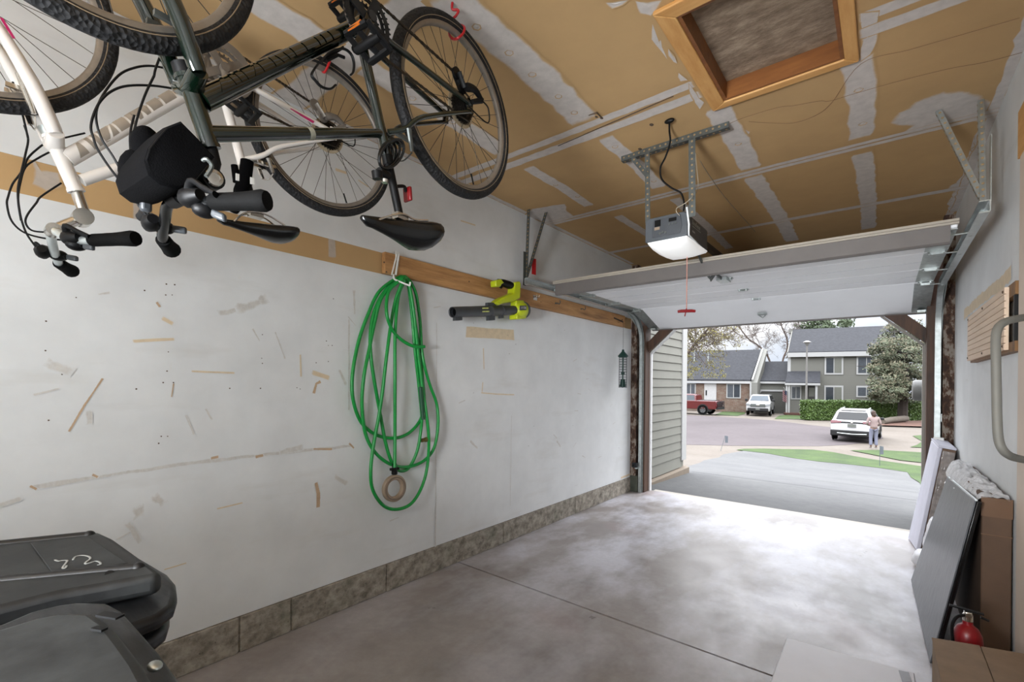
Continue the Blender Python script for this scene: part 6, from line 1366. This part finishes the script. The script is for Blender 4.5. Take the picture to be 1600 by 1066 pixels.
skin('pink_top', [(0,0,.86,.150,.115),(0,0,.98,.145,.11),(0,.005,1.12,.135,.105),(0,.01,1.26,.135,.105),(0,.02,1.36,.085,.07),(.165,.02,1.325,.072),(.24,0,1.08,.056),(.19,.13,.985,.045),(-.165,.02,1.325,.072),(-.24,.02,1.08,.056),(-.17,.16,1.0,.045)],
     [(0,1),(1,2),(2,3),(3,4),(3,5),(5,6),(6,7),(3,8),(8,9),(9,10)], 'pink_top', pb)
skin('trousers', [(0,0,.92,.125,.10),(.08,0,.82,.092),(.088,.02,.47,.068),(.092,-.005,.10,.062),(-.08,0,.82,.092),(-.097,.03,.47,.068),(-.102,.005,.10,.062)], [(0,1),(1,2),(2,3),(0,4),(4,5),(5,6)], 'pale_jeans', pb)
for sg, yy in ((1, 0), (-1, .01)): MB().ball(pw(sg*.10, .035+yy, .04), (.05*K, .05*K, .04*K)).ball(pw(sg*.10, .09+yy, .035), (.045*K, .05*K, .032*K)).build('shoe', 'shoe', pb)
MB().ball(pw(0, .045, 1.545), (.088*K, .095*K, .105*K)).ball(pw(0, -.015, 1.46), (.075*K, .05*K, .10*K)).build('hair', 'hair', pb, smooth=180)
fm_ = MB()
for sg in (-.032, .032): fm_.ball(pw(sg, .135, 1.525), (.011*K,)*3, 8, 6)
fm_.ball(pw(0, .145, 1.50), (.012*K, .018*K, .02*K), 8, 6).ball(pw(0, .135, 1.465), (.02*K, .008*K, .006*K), 8, 6); fm_.build('face_features', 'skin_tone', pb)
for sg, hx, hy, hz_ in ((1, .12, .24, .96), (-1, -.10, .27, .98)):
    hm = MB()
    for k in range(4): hm.tube([pw(hx-sg*.01, hy+.01, hz_+.022-.015*k), pw(hx-sg*.035, hy+.05, hz_+.018-.015*k), pw(hx-sg*.06, hy+.05-.004*k, hz_+.01-.014*k)], [.008*K, .007*K, .006*K], 6)
    hm.tube([pw(hx, hy-.01, hz_+.03), pw(hx-sg*.03, hy+.01, hz_+.045)], [.008*K, .006*K], 6); hm.build('fingers', 'skin_tone', pb)
lin = lin0
# ================================================================ LIGHT AND CAMERA
t = NT('led_diffuser'); t.set(Base_Color=(.9,.9,.9), Emission_Color=(.92, .96, 1.), Emission_Strength=FILL_LAMP); MT['led'] = t.m  # glow of the unseen fill panels added to brighten the room from behind
for i, (x, y) in enumerate(((1.0, -1.55), (2.15, -1.55))):
    r = thing('shop_light', (x, y, 2.40), 'long white LED shop light hanging from the ceiling behind the camera, ' + ('over the bins' if i == 0 else 'nearer the right wall'), 'ceiling light')
    MB().box((x-.30, y-.62, 2.40), (x+.30, y+.62, 2.455)).build('diffuser', 'led', r, smooth=0, bevel=.01)
    MB().box((x-.06, y-.60, 2.457), (x+.06, y+.60, 2.50)).build('housing', 'white_plastic', r, smooth=0)
    for yy in (-.5, .5): MB().tube([(x, y+yy, 2.50), (x, y+yy, ZC)], .004, 6).build('chain', 'galv', r)
t = NT('work_light_face'); t.set(Base_Color=(.9,.9,.9), Emission_Color=(.90, .95, 1.), Emission_Strength=UPL); MT['flood'] = t.m  # added uplight, bounces extra fill off the ceiling
r = thing('work_light', (1.75, -1.25, 0), 'white flood work light on a stand behind the camera, tilted up at the ceiling', 'work light')
nd_ = Vector((.10, .62, 1)).normalized(); e1 = Vector((1, 0, -.12)).normalized(); e2 = nd_.cross(e1)
MB().obox((1.75, -1.25, 1.30), e1, e2, nd_, (.9, .6, .02)).build('flood_panel', 'flood', r, smooth=0); MB().obox(Vector((1.75, -1.25, 1.30)) - nd_*.035, e1, e2, nd_, (.94, .64, .045)).build('housing', 'black', r, bevel=.01)
MB().tube([(1.75, -1.25, .0), (1.75, -1.25, 1.26)], .018, 10).tube([(1.4, -1.25, .01), (1.75, -1.25, .35), (2.1, -1.25, .01)], .012, 8).tube([(1.75, -1.6, .01), (1.75, -1.25, .35), (1.75, -.9, .01)], .012, 8).build('stand', 'steel_dark', r)
ld = bpy.data.lights.new('flash_lamp', 'SPOT'); ld.energy = FILL_SPOT; ld.spot_size = R(64); ld.spot_blend = .9; ld.shadow_soft_size = .35; ld.color = (.93, .96, 1.)  # unseen spot added behind the camera to lift the door end
lo = bpy.data.objects.new('flash_lamp', ld); C.objects.link(lo); lo.location = (1.75, -1.15, 1.45); lo.rotation_euler = (Vector((1.55, 4.6, 1.5)) - lo.location).to_track_quat('-Z', 'Y').to_euler()
w = bpy.data.worlds.new('overcast_sky'); bpy.context.scene.world = w; w.use_nodes = True; nt = w.node_tree; bgn = nt.nodes['Background']
tc = nt.nodes.new('ShaderNodeTexCoord'); mp = nt.nodes.new('ShaderNodeMapping'); mp.inputs['Scale'].default_value = (1, 1, 2.6); nz = nt.nodes.new('ShaderNodeTexNoise'); nz.inputs['Scale'].default_value = 5.5; nz.inputs['Detail'].default_value = 6
rp = nt.nodes.new('ShaderNodeValToRGB'); rp.color_ramp.elements[0].position = .36; rp.color_ramp.elements[0].color = (.70, .77, .88, 1); rp.color_ramp.elements[1].position = .56; rp.color_ramp.elements[1].color = (1, 1, 1.02, 1)
nt.links.new(tc.outputs['Generated'], mp.inputs[0]); nt.links.new(mp.outputs[0], nz.inputs['Vector']); nt.links.new(nz.outputs['Fac'], rp.inputs[0]); nt.links.new(rp.outputs[0], bgn.inputs[0])
sx = nt.nodes.new('ShaderNodeSeparateXYZ'); nt.links.new(tc.outputs['Generated'], sx.inputs[0])      # an overcast sky is brightest overhead
mr_ = nt.nodes.new('ShaderNodeMapRange'); mr_.inputs[1].default_value = .09; mr_.inputs[2].default_value = .62; mr_.inputs[3].default_value = SKY; mr_.inputs[4].default_value = SKY*7.2; nt.links.new(sx.outputs[2], mr_.inputs[0]); nt.links.new(mr_.outputs[0], bgn.inputs[1])
cd = bpy.data.cameras.new('camera'); cam = bpy.data.objects.new('camera', cd); C.objects.link(cam)
cd.sensor_width = 36; cd.lens = FPX*36/1600; cd.shift_x = 0; cd.shift_y = (PY-533)/1600; cd.clip_start = .02; cd.clip_end = 400
cam.matrix_world = Matrix.Translation(CAM) @ Matrix.Rotation(YAW, 4, 'Z') @ Matrix.Rotation(R(90), 4, 'X') @ Matrix.Rotation(ROLL, 4, 'Z')
sc = bpy.context.scene; sc.camera = cam
vs = sc.view_settings; vs.view_transform = 'Standard'; vs.look = 'None'; vs.exposure = EXPO; vs.gamma = 1; vs.use_curve_mapping = False
sc.cycles.use_denoising = True; sc.cycles.sample_clamp_indirect = 6; sc.cycles.caustics_reflective = False; sc.cycles.caustics_refractive = False
